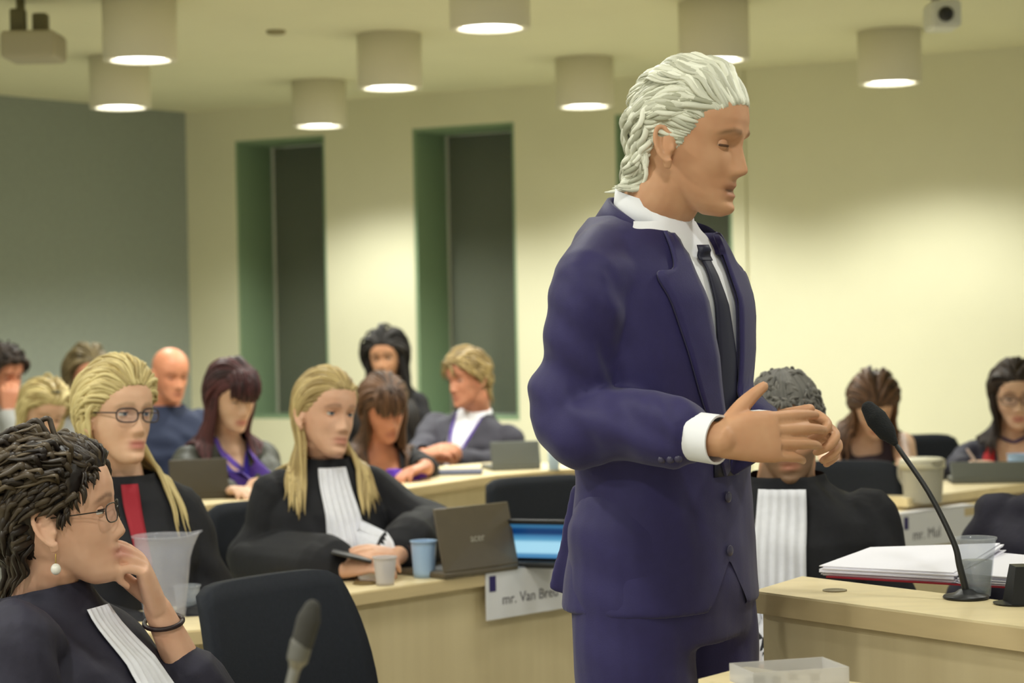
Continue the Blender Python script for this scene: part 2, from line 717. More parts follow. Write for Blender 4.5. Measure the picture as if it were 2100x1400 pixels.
def strip_grid(left, right, m=16, n=5):
    """rows between two polylines"""
    A, B = catmull(left, 8), catmull(right, 8)
    A = np.array([[np.interp(t, np.linspace(0, 1, len(A)), A[:, k]) for k in (0, 1)] for t in np.linspace(0, 1, m)])
    B = np.array([[np.interp(t, np.linspace(0, 1, len(B)), B[:, k]) for k in (0, 1)] for t in np.linspace(0, 1, m)])
    return [[tuple(A[i] * (1 - u) + B[i] * u) for u in np.linspace(0, 1, n)] for i in range(m)]


# ---------------------------------------------------------------- hair


def surf(z, th, fem=0.0, m=0.0):
    yf, yb, w, ym = head_rows(np.array(float(z)), fem)
    c, s = cos(th), sin(th)
    return np.array([(w + m) * s, (ym + (yf - ym + m) * c) if c > 0 else (ym + (ym - yb + m) * c), z])


def push(p, m, hug=0.0):
    """keep a hair point outside the head by margin m; hug pulls loose hair back onto it"""
    x, y, z = p
    if z > .03:
        c = np.array([0, -.004, .024])
        r = np.array([.0765, .0995, .0985]) + m
        q = (p - c) / r
        l = np.linalg.norm(q)
        if l < 1:
            return c + (p - c) / l
        return c + (p - c) * (1 - hug + hug / l)
    if z > -.30:
        zz = max(z, -.118)
        yf, yb, w, ym = [float(v) for v in head_rows(np.array(zz))]
        k = min(1, max(0, (-.03 - z) / .06))
        yb = yb * (1 - k) + min(yb, -.072) * k
        w = max(w, .054 * k)
        if z < -.118:
            yf = min(yf, .03)
        c = (yf + yb) / 2
        dy = (yf - yb) / 2 + m
        l = math.hypot(x / (w + m), (y - c) / dy)
        if l < 1:
            l = max(l, 1e-3)
            return np.array([x / l, c + (y - c) / l, z])
        if z > -.10:
            h = hug * min(1, (z + .10) / .07)
            k = 1 - h + h / l
            return np.array([x * k, c + (y - c) * k, z])
    return p


def hairline(th, line):
    """z of the hairline at azimuth th (0 front, pi back)"""
    a = abs(math.degrees(math.atan2(sin(th), cos(th))))
    return np.interp(a, [q[0] for q in line], [q[1] for q in line])


LINE = [(0, .066), (25, .064), (45, .050), (62, .020), (76, -.012), (84, .004), (100, .012), (112, -.030), (135, -.070), (180, -.080)]
BALD = [(0, .110), (40, .105), (60, .06), (76, -.005), (84, .004), (100, .012), (112, -.030), (135, -.070), (180, -.080)]


def hair_cap(mb, hf, line, th0=.012, fem=0.0, s=.3, rough=0.0, seed=1):
    rg = np.random.RandomState(seed)
    n, m = 144, 22
    colr = rg.uniform(-1, 1, n)
    for sgn in (1, 0):
        rings = []
        for i in range(m):
            u = i / (m - 1)
            row = []
            for j in range(n):
                a = 2 * pi * j / n
                z0 = hairline(a, line)
                z = z0 + (.1205 - z0) * (1 - (1 - u) ** 1.3)
                t = (th0 * min(1, (u * 3) ** .7 + .04) + .0013 * colr[j] * min(1, u * 6)) if sgn else -.004
                p = surf(z, a, fem, 0)
                c = np.array([0, -.004, min(z, .02)])
                d = nrm(p - c)
                row.append(p + d * (t + (rough * rg.uniform(-1, 1) * min(1, u * 4) if sgn else 0)))
            rings.append(np.array(row))
        if sgn:
            outer = rings
        else:
            inner = rings
    R = inner[::-1] + outer
    V, F = loft(R)
    mb.add(hf.w(V), F, 0, s)
    mb.S[-1] = np.concatenate([np.tile(np.clip(s + .22 * colr, 0, 1), 2 * m), [s, s]])


def locks(mb, hf, rg, n, zone, flow, L, r=.006, g=.15, margin=(.006, .014), wave=0.0, wl=.05, fem=0.0, bvh=None, line=LINE, flat_=.6, steps=15, gvec=(0, -.15, -1), taper=1.0, tint=(0, 1), lift=0.0, curl=0.0, sides=6, hug=.75):
    """zone() -> (z, azimuth) root; flow(p) -> direction in head space"""
    gv = nrm(gvec)
    for i in range(n):
        z, a = zone(rg)
        if z < hairline(a, line):
            z = hairline(a, line) + abs(rg.normal()) * .006
        z = min(z, .118)
        m0 = rg.uniform(*margin)
        p = surf(z, a, fem, .001)
        d = nrm(np.asarray(flow(p, rg), float))
        nr = nrm(p - np.array([0, -.004, min(z, .02)]))
        d = nrm(d - nr * min(0, np.dot(d, nr)) + nr * lift)
        ln = (rg.uniform(*L) if isinstance(L, tuple) else L)
        st = ln / steps
        pts = [p.copy()]
        ph = 2.4 * sin(3.2 * a) + 9 * z + rg.normal() * .5
        side = nrm(np.cross(d, nr))
        for k in range(steps):
            u = (k + 1) / steps
            d = nrm(d * (1 - g) + gv * g + (side * curl * rg.uniform(.5, 1) if curl else 0))
            p_old = p
            p = push(p + d * st, m0 * min(1, u * 3), hug)
            d = nrm(d * .25 + nrm(p - p_old) * .75)
            if bvh is not None and p[2] < -.08:
                W = hf.w(p)
                h = bvh.find_nearest(Vector(W))
                if h[0] is not None:
                    v = W - np.array(h[0])
                    s = float(np.dot(v, np.array(h[1])))
                    if s < .010:
                        p = hf.l(np.array(h[0]) + np.array(h[1]) * .011)
            pts.append(p.copy())
        pts = np.array(pts)
        if wave:
            u = np.linspace(0, 1, len(pts))
            w = np.sin(u * ln / wl * 2 * pi + ph) * wave * np.clip(u * 2.5, 0, 1)
            out = pts - np.array([0, -.004, .01])
            out = out / np.linalg.norm(out, axis=1)[:, None]
            T = np.gradient(pts, axis=0)
            T /= np.linalg.norm(T, axis=1)[:, None] + 1e-9
            sd = np.cross(T, out)
            pts = pts + sd * w[:, None] + out * (np.cos(u * ln / wl * 2 * pi + ph) * wave * .5 * np.clip(u * 2.5, 0, 1))[:, None]
        u = np.linspace(0, 1, len(pts))
        rad = r * rg.uniform(.75, 1.25) * np.clip(.55 + u * 3, 0, 1) * np.clip((1.0 - u ** 4 * .9 * taper), .08, 1)
        V, F = tube(hf.w(pts), rad * hf.s, sides, False, None, flat_)
        mb.add(V, F, 0, rg.uniform(*tint))


def zone_all(lo=-.07, hi=.118, a0=0, a1=180):
    def f(rg):
        a = math.radians(rg.uniform(a0, a1)) * rg.choice((-1, 1))
        return rg.uniform(lo, hi) if rg.rand() < .6 else rg.uniform(.05, hi), a
    return f


def zone_edge(a0, a1, line, up=.006):
    """roots along the hairline"""
    def f(rg):
        a = math.radians(rg.uniform(a0, a1)) * rg.choice((-1, 1))
        return hairline(a, line) + abs(rg.normal()) * up, a
    return f


# ---------------------------------------------------------------- whole person


def seated_legs(fr, hz, fem=0.0, sc=1.0):
    o = fr.o
    fw = np.array([fr.d((0, 1, 0))[0], fr.d((0, 1, 0))[1], 0])
    fw = nrm(fw)
    rt = nrm(np.array([fr.d((1, 0, 0))[0], fr.d((1, 0, 0))[1], 0]))
    hip = fr.w((0, -.02, -.54))
    parts, feet = [], []
    for s in (-1, 1):
        h = hip + rt * s * .085
        k = h + fw * .31 + rt * s * .02
        k[2] = max(.46, min(h[2], .5))
        a = np.array([k[0], k[1], .09]) - fw * .02
        parts.append(limb([h, (h + k) / 2, k], [.088, .078, .062], 4))
        parts.append(limb([k, (k + a) / 2, a], [.062, .056, .045], 4))
        feet.append((a, fw))
    parts.append(ellipsoid(hip, (.17, .17, .11)))
    return parts, feet


def shoe_parts(a, fw):
    c = np.array([a[0], a[1], 0])
    sd = np.array([-fw[1], fw[0], 0])
    B = np.array([sd, fw, [0, 0, 1]])
    V1, F1 = ellipsoid((0, .07, .035), (.042, .13, .035))
    V2, F2 = ellipsoid((0, 0, .055), (.040, .055, .055))
    return [(V1 @ B + c, F1), (V2 @ B + c, F2)]


def smooth_rim(V, F, it=14):
    """even out the cut edges of a garment"""
    cnt = {}
    for f in F:
        for a, b in zip(f, f[1:] + f[:1]):
            k = (a, b) if a < b else (b, a)
            cnt[k] = cnt.get(k, 0) + 1
    nb = {}
    for (a, b), c in cnt.items():
        if c == 1:
            nb.setdefault(a, []).append(b)
            nb.setdefault(b, []).append(a)
    ids = [i for i, q in nb.items() if len(q) == 2]
    if not ids:
        return V
    ix = np.array(ids)
    A = np.array([nb[i][0] for i in ids])
    B = np.array([nb[i][1] for i in ids])
    V = V.copy()
    for _ in range(it):
        V[ix] = .4 * V[ix] + .3 * (V[A] + V[B])
    return V


class Person:
    def __init__(self, name, label, hpos, hyaw, hpitch=0, hroll=0, hs=1.0, cyaw=None, cpitch=0, neck=None, fem=1.0, skin=None, face=None, tab=None, voxel=.004, arms=None, sw=None, skin_torso=True, category='person', stand=False, group=None, hmat=None, arm_r=1.0, croll=0.0):
        self.fem = fem
        self.face = dict(face or {})
        self.face['fem'] = fem
        self.hf = Frame(hpos, hyaw, hpitch, hroll, hs)
        cyaw = hyaw if cyaw is None else cyaw
        if neck is None:
            f = Frame(hpos, cyaw)
            neck = f.w((0, -.035 - .0018 * hpitch, -.150 * hs))
        self.cf = Frame(neck, cyaw, cpitch, croll, hs if not stand else 1.0)
        self.tab = tab or (FEMALE if fem > .5 else MALE)
        self.voxel = voxel
        self.sw = sw if sw is not None else (.150 if fem > .5 else .178)
        sw = self.sw
        cf, hf = self.cf, self.hf
        # arms: shoulder, elbow, wrist in room space
        self.arms = {}
        for k, s in (('R', 1), ('L', -1)):
            a = dict((arms or {}).get(k, {}))
            S = a.get('S', cf.w((s * sw, -.005, -.085)))
            E = a.get('E', cf.w((s * (sw + .055), .07, -.335)))
            W = a.get('W', cf.w((s * .06, .30, -.345)))
            a.setdefault('d', nrm(np.asarray(W) - np.asarray(E)))
            a.setdefault('n', (0, 0, 1))
            a.update(S=np.asarray(S, float), E=np.asarray(E, float), W=np.asarray(W, float), s=s)
            self.arms[k] = a
        parts = []
        HV, HF = head_mesh(self.face)
        parts.append((hf.w(HV), HF))
        if not self.face.get('noear'):
            for s in (-1, 1):
                for V, F in ear_parts(s):
                    parts.append((hf.w(V), F))
        nr = .049 if fem > .5 else .060
        c0 = hf.w((0, -.022, -.02))
        c1 = hf.w((0, -.022, -.075))
        c2 = cf.w((0, -.012, .02))
        c3 = cf.w((0, -.008, -.06))
        parts.append(limb([c0, c1, c2, c3], [nr * .98 * hs, nr * hs, nr * 1.06, nr * 1.3], 4, 24))
        if skin_torso:
            parts.append(loft(torso_rings(self.tab, cf, grow=-.012)))
        for a in self.arms.values():
            if a.get('none'):
                continue
            fr_ = .030 if fem > .5 else .034
            parts.append(limb([a['S'], a['E']], [.046 * arm_r, .040 * arm_r], 4))
            dW = nrm(a['W'] - a['E'])
            parts.append(limb([a['E'], a['E'] * .5 + a['W'] * .5, a['W']], [.040 * arm_r, .037 * arm_r, fr_ * .80], 4))
            parts += hand_parts(a['W'], a['d'], a['n'], a['s'], a.get('curl', (35, 40, 42, 45)), a.get('spread', 4), a.get('thumb', (35, 25, 15)), a.get('sc', .93 if fem > .5 else 1.03))
        V, F, N = remesh(parts, voxel, 3)
        foot = np.array([cf.o[0], cf.o[1], 0])
        o = link_mesh(name, V, F, skin, None, True, origin=foot)
        L = hf.l(V)
        x, y, z = L[:, 0], L[:, 1], L[:, 2]
        front = np.clip((y - .045) / .02, 0, 1)
        op = self.face.get('open', 0)
        lip = np.exp(-(x / .0235) ** 4) * np.exp(-((z + .0735 + op * .25) / (.0115 + op * .5)) ** 4) * front
        ax = np.abs(x)
        bz = .0255 - np.clip(ax - .034, 0, 1) * .45 - np.clip(.03 - ax, 0, 1) * .12
        brow = np.exp(-((z - bz) / .0045) ** 2) * np.clip((ax - .010) / .006, 0, 1) * np.clip((.056 - ax) / .010, 0, 1) * np.clip(y / .03, 0, 1) * self.face.get('browk', .8)
        beard = np.zeros(len(V))
        if self.face.get('beard'):
            beard = np.clip((-.048 - z - np.clip(ax - .02, 0, 1) * -.25) / .012, 0, 1) * (np.clip((z + .15) / .02, 0, 1)) * np.clip((y - .0) / .03, 0, 1) * (1 - lip) * self.face['beard']
        dark = np.zeros(len(V))
        if op:
            dark = np.exp(-(x / .019) ** 4) * np.exp(-((z + .0735 + op * .2) / (.001 + op * .35)) ** 2) * front  # shade between the parted lips, put into the skin colour
        att = o.data.attributes.new('pigment_shade', 'FLOAT_COLOR', 'POINT')
        C = np.column_stack([np.clip(lip * self.face.get('lipk', .75), 0, 1), np.clip(brow + dark * .75, 0, 1), np.clip(beard, 0, 1), np.ones(len(V))])
        att.data.foreach_set('color', C.astype(np.float32).ravel())
        tag(o, label, category, group)
        self.o = o
        self.bvh = BVHTree.FromPolygons([Vector(v) for v in V], F)
        self.base = foot

    # ---- eyes
    def eyes(self, iris, lash, skin, up=17, low=-19, gaze=(0, 0), r=.0118, lashw=.0014):
        hf = self.hf
        for s in (1, -1):
            o = hf.w((s * .031, .2, 0))
            h = self.bvh.ray_cast(Vector(o), Vector(-hf.d((0, 1, 0))), .4)
            y = hf.l(np.array(h[0]))[1] if h[0] is not None else .07
            c = np.array([s * .031, y - .0054, 0])
            V, F = ellipsoid((0, 0, 0), (r, r, r), None, 28, 20)
            g = nrm((sin(math.radians(gaze[0])), cos(math.radians(gaze[0])), -sin(math.radians(gaze[1]))))
            mi = []
            for f in F:
                q = nrm(np.mean(V[list(f)], 0))
                a = math.degrees(math.acos(max(-1, min(1, float(q @ g)))))
                mi.append(2 if a < 13 else 1 if a < 29 else 0)
            link_mesh('eye', hf.w(V + c), F, [EYE_WHITE, iris, PUPIL], self.o, True, mi)
            mb = MB()
            R2 = r * 1.09
            for e0, e1 in ((up, 88), (-80, low)):
                el = np.radians(np.linspace(e0, e1, 8))
                az = np.radians(np.linspace(-82, 82, 18))
                G = np.array([[(R2 * cos(e) * sin(a), R2 * cos(e) * cos(a), R2 * sin(e)) for a in az] for e in el]) + c
                m_, n_ = 8, 18
                mb.add(hf.w(G.reshape(-1, 3)), [(i * n_ + j, i * n_ + j + 1, (i + 1) * n_ + j + 1, (i + 1) * n_ + j) for i in range(m_ - 1) for j in range(n_ - 1)], 0)
            e = math.radians(up - 1)
            arc = [c + R2 * 1.04 * np.array([cos(e) * sin(a), cos(e) * cos(a), sin(e)]) for a in np.radians(np.linspace(-68, 68, 9))]
            mb.add(*tube(hf.w(np.array(arc)), lashw * hf.s, 6), 1)
            mb.build('eyelid', [skin, lash], self.o)

    # ---- clothes
    def garment(self, name, m, grow=.012, tab=None, sleeves=True, srad=(.070, .066, .058), cut=None, voxel=None, fold=None, sleeve_end=.94, extra=(), bottom=True, smooth=4, sleeve_fwd=0.0, flatten=1.0, trim=None):
        cf = self.cf
        parts = [loft(torso_rings(tab or self.tab, cf, grow=grow))]
        if sleeves:
            for a in self.arms.values():
                if a.get('none'):
                    continue
                S, E, W = a['S'], a['E'], a['W']
                We = E + (W - E) * a.get('sleeve', sleeve_end)
                inn = S + (cf.w((0, 0, -.10)) - S) * .25
                mid = (S + E) / 2
                V, F = limb([inn, S, mid, E, (E + We) / 2, We], [srad[0] * .95, srad[0], srad[0] * .95, srad[1], (srad[1] + srad[2]) / 2, srad[2]], 6, 20)
                parts.append((V, F))
        parts += list(extra)
        V, F, N = remesh(parts, voxel or max(self.voxel, .005), smooth, fold)
        if cut is not None:
            L = cf.l(V)
            C = np.array([L[list(f)].mean(0) for f in F])
            keep = ~cut(C[:, 0], C[:, 1], C[:, 2])
            F = [f for f, k in zip(F, keep) if k]
            used = np.zeros(len(V), bool)
            used[np.unique(np.array([i for f in F for i in f]))] = True
            idx = np.cumsum(used) - 1
            V = V[used]
            F = [tuple(int(idx[i]) for i in f) for f in F]
            V = smooth_rim(V, F)
        o = link_mesh(name, V, F, m, self.o)
        return o, BVHTree.FromPolygons([Vector(v) for v in V], F)

    def lower(self, mt, ms, name='trousers'):
        parts, feet = seated_legs(self.cf, 0, self.fem)
        V, F, N = remesh(parts, .012, 3)
        link_mesh(name, V, F, mt, self.o)
        for a, fw in feet:
            V, F, N = remesh(shoe_parts(a, fw), .008, 2)
            link_mesh('shoe', V, F, ms, self.o)

    def add(self, name, m, VF, sub=None):
        return link_mesh(name, VF[0], VF[1], m, sub or self.o)

    def glasses(self, m, mlens, w=.027, h=.017, thick=.0016, y=None, z=-.003):
        hf = self.hf
        h_ = self.bvh.ray_cast(Vector(hf.w((0, .3, z + .006))), Vector(-hf.d((0, 1, 0))), .5)
        yn = (hf.l(np.array(h_[0]))[1] if h_[0] is not None else .095) + .004 if y is None else y
        mb = MB()
        lens = MB()
        for s in (1, -1):
            cx = s * .034
            loop = []
            for a in np.linspace(0, 2 * pi, 28, endpoint=False):
                c, q = cos(a), sin(a)
                px = w * np.sign(c) * abs(c) ** .65
                pz = h * np.sign(q) * abs(q) ** .7
                loop.append((cx + px, yn - abs(cx + px) ** 2 * 3.0, z + pz))
            loop = np.array(loop)
            mb.add(*tube(hf.w(np.vstack([loop, loop[:2]])), thick * hf.s, 8, False))
            lens.add(hf.w(loop * [1, 1, 1] - [0, .0005, 0]), [tuple(range(28))])
            hinge = (s * .062, yn - .0125, z + .006)
            mb.add(*tube(hf.w(np.array([hinge, (s * .0745, .045, z + .007), (s * .0785, 0, z + .008), (s * .080, -.014, z - .004)])), thick * .95 * hf.s, 8))
        mb.add(*tube(hf.w(np.array([(-.0075, yn - .001, z + .004), (0, yn + .001, z + .007), (.0075, yn - .001, z + .004)])), thick * .9 * hf.s, 8))
        g = mb.build('eyeglasses', m, self.o)
        lens.build('lens', mlens, g)
        return g


EYE_WHITE = mat('eye_white', lin(205, 198, 188), .25)
PUPIL = mat('pupil', lin(14, 12, 11), .15)
# ---------------------------------------------------------------- the courtroom
M_WALL = mat('cream_wall_paint', lin(224, 220, 190), .75, .25, noise=.02, nscale=3, bump=.02, bscale=120)
M_CEIL = mat('cream_ceiling_paint', lin(226, 222, 190), .8, .2, noise=.02, nscale=2)
M_GREY = mat('grey_wall_fabric', lin(150, 156, 146), .85, .15, noise=.04, nscale=40, bump=.05, bscale=300)
M_FLOOR = mat('grey_carpet', lin(184, 181, 160), .95, .1, noise=.06, nscale=160, bump=.2, bscale=300)
M_REVEAL = mat('green_grey_frame', lin(136, 158, 126), .6, .3)
M_DARK = mat('night_blind', lin(66, 66, 46), .45, .35, noise=.06, nscale=4)
M_GLASS = clear_mat('window_glass', (.72, .78, .62, 1), .08, .08)
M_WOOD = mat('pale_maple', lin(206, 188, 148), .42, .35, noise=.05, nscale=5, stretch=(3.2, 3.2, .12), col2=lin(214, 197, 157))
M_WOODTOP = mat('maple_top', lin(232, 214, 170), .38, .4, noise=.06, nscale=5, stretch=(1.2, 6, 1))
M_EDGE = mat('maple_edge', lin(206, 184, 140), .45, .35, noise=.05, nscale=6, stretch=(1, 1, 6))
M_WHITE = mat('lamp_white', lin(226, 220, 198), .55, .3)
M_LAMP = mat('lamp_glow', lin(255, 255, 255), emit=(1, 1, .97, 1), estr=9.0)
M_BLACK = mat('black_fabric', lin(30, 33, 40), .8, .25, noise=.10, nscale=120, bump=.12, bscale=500)
M_PLASTIC = mat('black_plastic', lin(28, 28, 30), .4, .45)
M_STEEL = mat('chair_steel', lin(120, 120, 122), .3, .5, metal=1)

HC = 2.80
W0 = np.array([-2.01, 12.80, 0])
WU = nrm([4.61, -2.40, 0])
WN = nrm([2.40, 4.61, 0])


def wall_hit(px, py):
    d = VD * FPX + RT * (px - 1050) - UP * (py - 700)
    t = np.dot(W0 - CAM, WN) / np.dot(d, WN)
    q = CAM + d * t
    return float(np.dot(q - W0, WU)), float(q[2])


def wfr(V):
    return W0 + np.outer(V[:, 0], WU) + np.outer(V[:, 1], WN) + np.column_stack([np.zeros(len(V)), np.zeros(len(V)), V[:, 2]])


def struct(name, o):
    return tag(o, kind='structure')


mb = MB()
mb.box((-8, -3, -.1), (9, 16, 0))
struct('floor', flat(mb.build('floor', M_FLOOR)))
mb = MB()
mb.box((-8, -3, HC), (9, 16, HC + .2))
struct('ceiling', flat(mb.build('ceiling', M_CEIL)))

WIN = [(wall_hit(487, 565)[0], wall_hit(671, 565)[0]), (wall_hit(851, 565)[0], wall_hit(1060, 565)[0]), (wall_hit(1262, 330)[0], wall_hit(1502, 470)[0])]
WZ0, WZ1 = .89, 2.60
TH, DEEP = .55, .37
mb = MB()
u = 0.0
for a, b in WIN:
    mb.box((u, 0, 0), (a, TH, HC), frame=wfr)
    mb.box((a, 0, 0), (b, TH, WZ0), frame=wfr)
    mb.box((a, 0, WZ1), (b, TH, HC), frame=wfr)
    u = b
SEAM = wall_hit(1534, 560)[0]
mb.box((u, 0, 0), (SEAM - .006, TH, HC), frame=wfr)
mb.box((SEAM - .006, .012, 0), (SEAM + .006, TH, HC), frame=wfr)
mb.box((SEAM + .006, 0, 0), (9.5, TH, HC), frame=wfr)
struct('wall_back', flat(mb.build('wall_back', M_WALL)))
# side wall, a little off square
LN = nrm([-.60, -.80, 0])
LQ = np.array([-LN[1], LN[0], 0])
lq = -LQ if LQ[0] > 0 else LQ


def lfr(V):
    return W0 + np.outer(V[:, 0], LN) + np.outer(V[:, 1], lq) + np.column_stack([np.zeros(len(V)), np.zeros(len(V)), V[:, 2]])


mb = MB()
mb.box((-.4, 0, 0), (9, .25, HC), frame=lfr)
struct('wall_left', flat(mb.build('wall_left', M_GREY)))
for i, (a, b) in enumerate(WIN):
    t = .018
    mb = MB()
    for lo, hi in (((a, .006, WZ0), (a + t, DEEP, WZ1)), ((b - t, .006, WZ0), (b, DEEP, WZ1)), ((a + t, .006, WZ1 - t), (b - t, DEEP, WZ1)), ((a + t, .006, WZ0), (b - t, DEEP, WZ0 + t))):
        mb.box(lo, hi, frame=wfr)
    fo = flat(mb.build('window_%d' % (i + 1), M_REVEAL))
    tag(fo, kind='structure')
    mb = MB()
    mb.box((a + t, DEEP + .03, WZ0 + t), (b - t, DEEP + .045, WZ1 - t), frame=wfr)
    flat(mb.build('dark_blind', M_DARK, fo))
    mb = MB()
    mb.box((a + t, DEEP - .012, WZ0 + t), (b - t, DEEP - .004, WZ1 - t), frame=wfr)
    flat(mb.build('pane', M_GLASS, fo))

# ---- ceiling lamps
LAMPS = [(288, 125, 'white cylinder ceiling lamp, upper one of the two on the far left', 0), (247, 222, 'white cylinder ceiling lamp hanging lowest by the grey side wall', 0),
         (655, 260, 'white cylinder ceiling lamp just above the first window', 0), (800, 182, 'white cylinder ceiling lamp up and left of the second window', 0),
         (1005, 60, 'large near ceiling lamp cut by the top edge of the photo', 0), (1200, 220, 'white cylinder ceiling lamp between second window and standing man', 0),
         (1465, 125, 'white cylinder ceiling lamp half hidden by the standing man\'s hair', 0), (1825, 172, 'white cylinder ceiling lamp alone in front of the bare right wall', 0)]


def make_lamp():
    r = empty('ceiling_lamp')
    mb = MB()
    prof = [(.0, 0), (.15, 0), (.15, -.245), (.148, -.25), (.122, -.25), (.120, -.246), (.118, -.232)]
    mb.add(*lathe(prof, 48))
    mb.build('lamp_body', M_WHITE, r)
    mb = MB()
    mb.add(*lathe([(.0, -.2325), (.118, -.2325), (.118, -.2315), (.0, -.2315)], 40))
    mb.build('diffuser', M_LAMP, r)
    return r


def lamp_light(parent, w, size=138, blend=.55):
    ld = bpy.data.lights.new('lamp_light', 'SPOT')
    ld.energy = w
    ld.color = (.985, 1.0, .94)
    ld.spot_size = math.radians(size)
    ld.spot_blend = blend
    ld.shadow_soft_size = .07
    lo = bpy.data.objects.new('lamp_light', ld)
    COL.objects.link(lo)
    lo.parent = parent
    lo.location = (0, 0, -.262)
    return lo


lamp0 = make_lamp()
spots = []
for i, (px, py, lab, _) in enumerate(LAMPS):
    q = Pz(px, py, HC - .25)
    o = lamp0 if i == 0 else copy_tree(lamp0)
    o.location = (q[0], q[1], HC)
    tag(o, lab, 'lamp', 'cylinder lamps on the ceiling')
    spots.append(o)
# unseen lamps added as fill, carrying the rows on over the front
rows = []
for k, (d, sh) in enumerate(((-5.15, .95), (-6.6, .65), (-8.05, .4), (-9.5, .15), (-10.95, -.1))):
    for j in range(-1, 5):
        q = W0 + WU * (sh + 1.6 * j) + WN * d
        px = q - CAM
        if q[1] < -2 or abs(q[0]) > 4.5:
            continue
        s = FPX / max(q[1], .1)
        if q[1] > .5 and abs(q[0] * s) < 1150 and (HC - .25 - 1.48) * s < 680:
            continue
        rows.append(q)
for q in rows:
    o = copy_tree(lamp0)
    o.location = (q[0], q[1], HC)
    tag(o, 'unseen cylinder ceiling lamp added as fill over the front of the room', 'lamp', 'added fill lamps over the front of the room')
    spots.append(o)
for i, o in enumerate(spots):
    if i < len(LAMPS):
        lamp_light(o, LAMP_W)
    else:
        left = o.location[0] < -.4 and o.location[1] < 4.5
        lamp_light(o, FILL_W * (1.45 if left else .7), 146, .3)  # added fill lamps, stronger at left to brighten the lectern panel

# ---- small things on the ceiling
q = Pz(566, 63, HC)
mb = MB()
mb.add(*lathe([(0, 0), (.045, 0), (.043, -.012), (.03, -.018), (0, -.019)], 24, q))
tag(mb.build('smoke_detector', mat('sensor_beige', lin(150, 140, 104), .6)), 'small flat brownish detector disc on the ceiling above the windows', 'detector')
q = Pz(70, 125, 2.55)
r = empty('ceiling_projector', (q[0], q[1], 2.55))
mb = MB()
mb.box((q[0] - .11, q[1] - .12, 2.55), (q[0] + .11, q[1] + .12, 2.66), bev=.02)
mb.build('housing', mat('projector_shell', lin(176, 168, 142), .6), r)
mb = MB()
mb.box((q[0] - .09, q[1] - .03, 2.66), (q[0] - .03, q[1] + .03, 2.76), bev=.01)
mb.box((q[0] + .0, q[1] - .03, 2.65), (q[0] + .06, q[1] + .03, 2.74), bev=.01)
mb.add(*tube([(q[0] - .05, q[1], 2.72), (q[0] - .05, q[1], 2.80)], .018, 12, False))
mb.build('bracket', mat('projector_bracket', lin(104, 98, 66), .6), r)
tag(r, 'blurred pale projector box on brown bracket under ceiling by left edge', 'projector')
q = Pz(1930, 62, 2.58)
r = empty('security_camera', (q[0], q[1], 2.58))
mb = MB()
mb.box((q[0] - .055, q[1] - .09, 2.58), (q[0] + .065, q[1] + .09, 2.69), bev=.02)
mb.build('housing', mat('camera_shell', lin(214, 214, 204), .45), r)
mb = MB()
mb.add(*tube([(q[0] - .02, q[1], 2.68), (q[0] - .02, q[1], 2.80)], .016, 12, False))
mb.add(*tube([(q[0] - .12, q[1] + .02, 2.74), (q[0] - .02, q[1], 2.72)], .02, 12))
mb.build('mount', mat('camera_mount', lin(150, 142, 122), .5), r)
mb = MB()
mb.add(*tube([(q[0], q[1] - .088, 2.63), (q[0], q[1] - .1, 2.63)], .03, 16))
mb.build('lens', M_PLASTIC, r)
tag(r, 'white boxy security camera mounted under the ceiling at upper right', 'camera')

# ---------------------------------------------------------------- desks


def offset_line(pts, d):
    pts = np.asarray(pts)[:, :2]
    out = []
    for i in range(len(pts)):
        a = nrm(pts[min(i + 1, len(pts) - 1)] - pts[i]) if i < len(pts) - 1 else nrm(pts[i] - pts[i - 1])
        b = nrm(pts[i] - pts[i - 1]) if i > 0 else a
        t = nrm(a + b)
        n = np.array([-t[1], t[0]])
        if n[1] < 0:
            n = -n
        k = 1 / max(.5, float(np.dot(t, a)))
        out.append(pts[i] + n * d * k)
    return np.array(out)


def desk(name, label, line, z, depth, panel=.02, slab=.032, group=None, tail=0.0):
    fr = np.asarray(line)[:, :2]
    bk = offset_line(line, depth)
    c = np.mean(np.vstack([fr, bk]), 0)
    r = empty(name, (c[0], c[1], 0))
    mb = MB()
    mb.add(*prism(np.vstack([fr, bk[::-1]]), z - slab, z))
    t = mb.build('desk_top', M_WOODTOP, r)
    flat(t)
    # thin front edge band, proud by a hair
    mb = MB()
    a = offset_line(line, -.003)
    mb.add(*prism(np.vstack([a, fr[::-1]]), z - slab, z - .004))
    flat(mb.build('edge_band', M_EDGE, r))
    mb = MB()
    a, b = offset_line(line, panel), offset_line(line, panel + .022)
    mb.add(*prism(np.vstack([a, b[::-1]]), .0, z - slab))
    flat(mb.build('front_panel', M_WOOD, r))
    for i in (0, len(fr) - 1):
        mb = MB()
        e = fr[i] + (bk[i] - fr[i]) * .96
        s = fr[i] + (bk[i] - fr[i]) * .07
        nx = nrm(fr[1] - fr[0]) if i == 0 else -nrm(fr[-1] - fr[-2])
        mb.add(*prism([s + nx * .01, e + nx * .01, e + nx * .03, s + nx * .03] if i else [s + nx * .03, e + nx * .03, e + nx * .01, s + nx * .01], 0, z - slab))
        flat(mb.build('side_panel', M_WOOD, r))
    tag(r, label, 'desk', group)
    return r


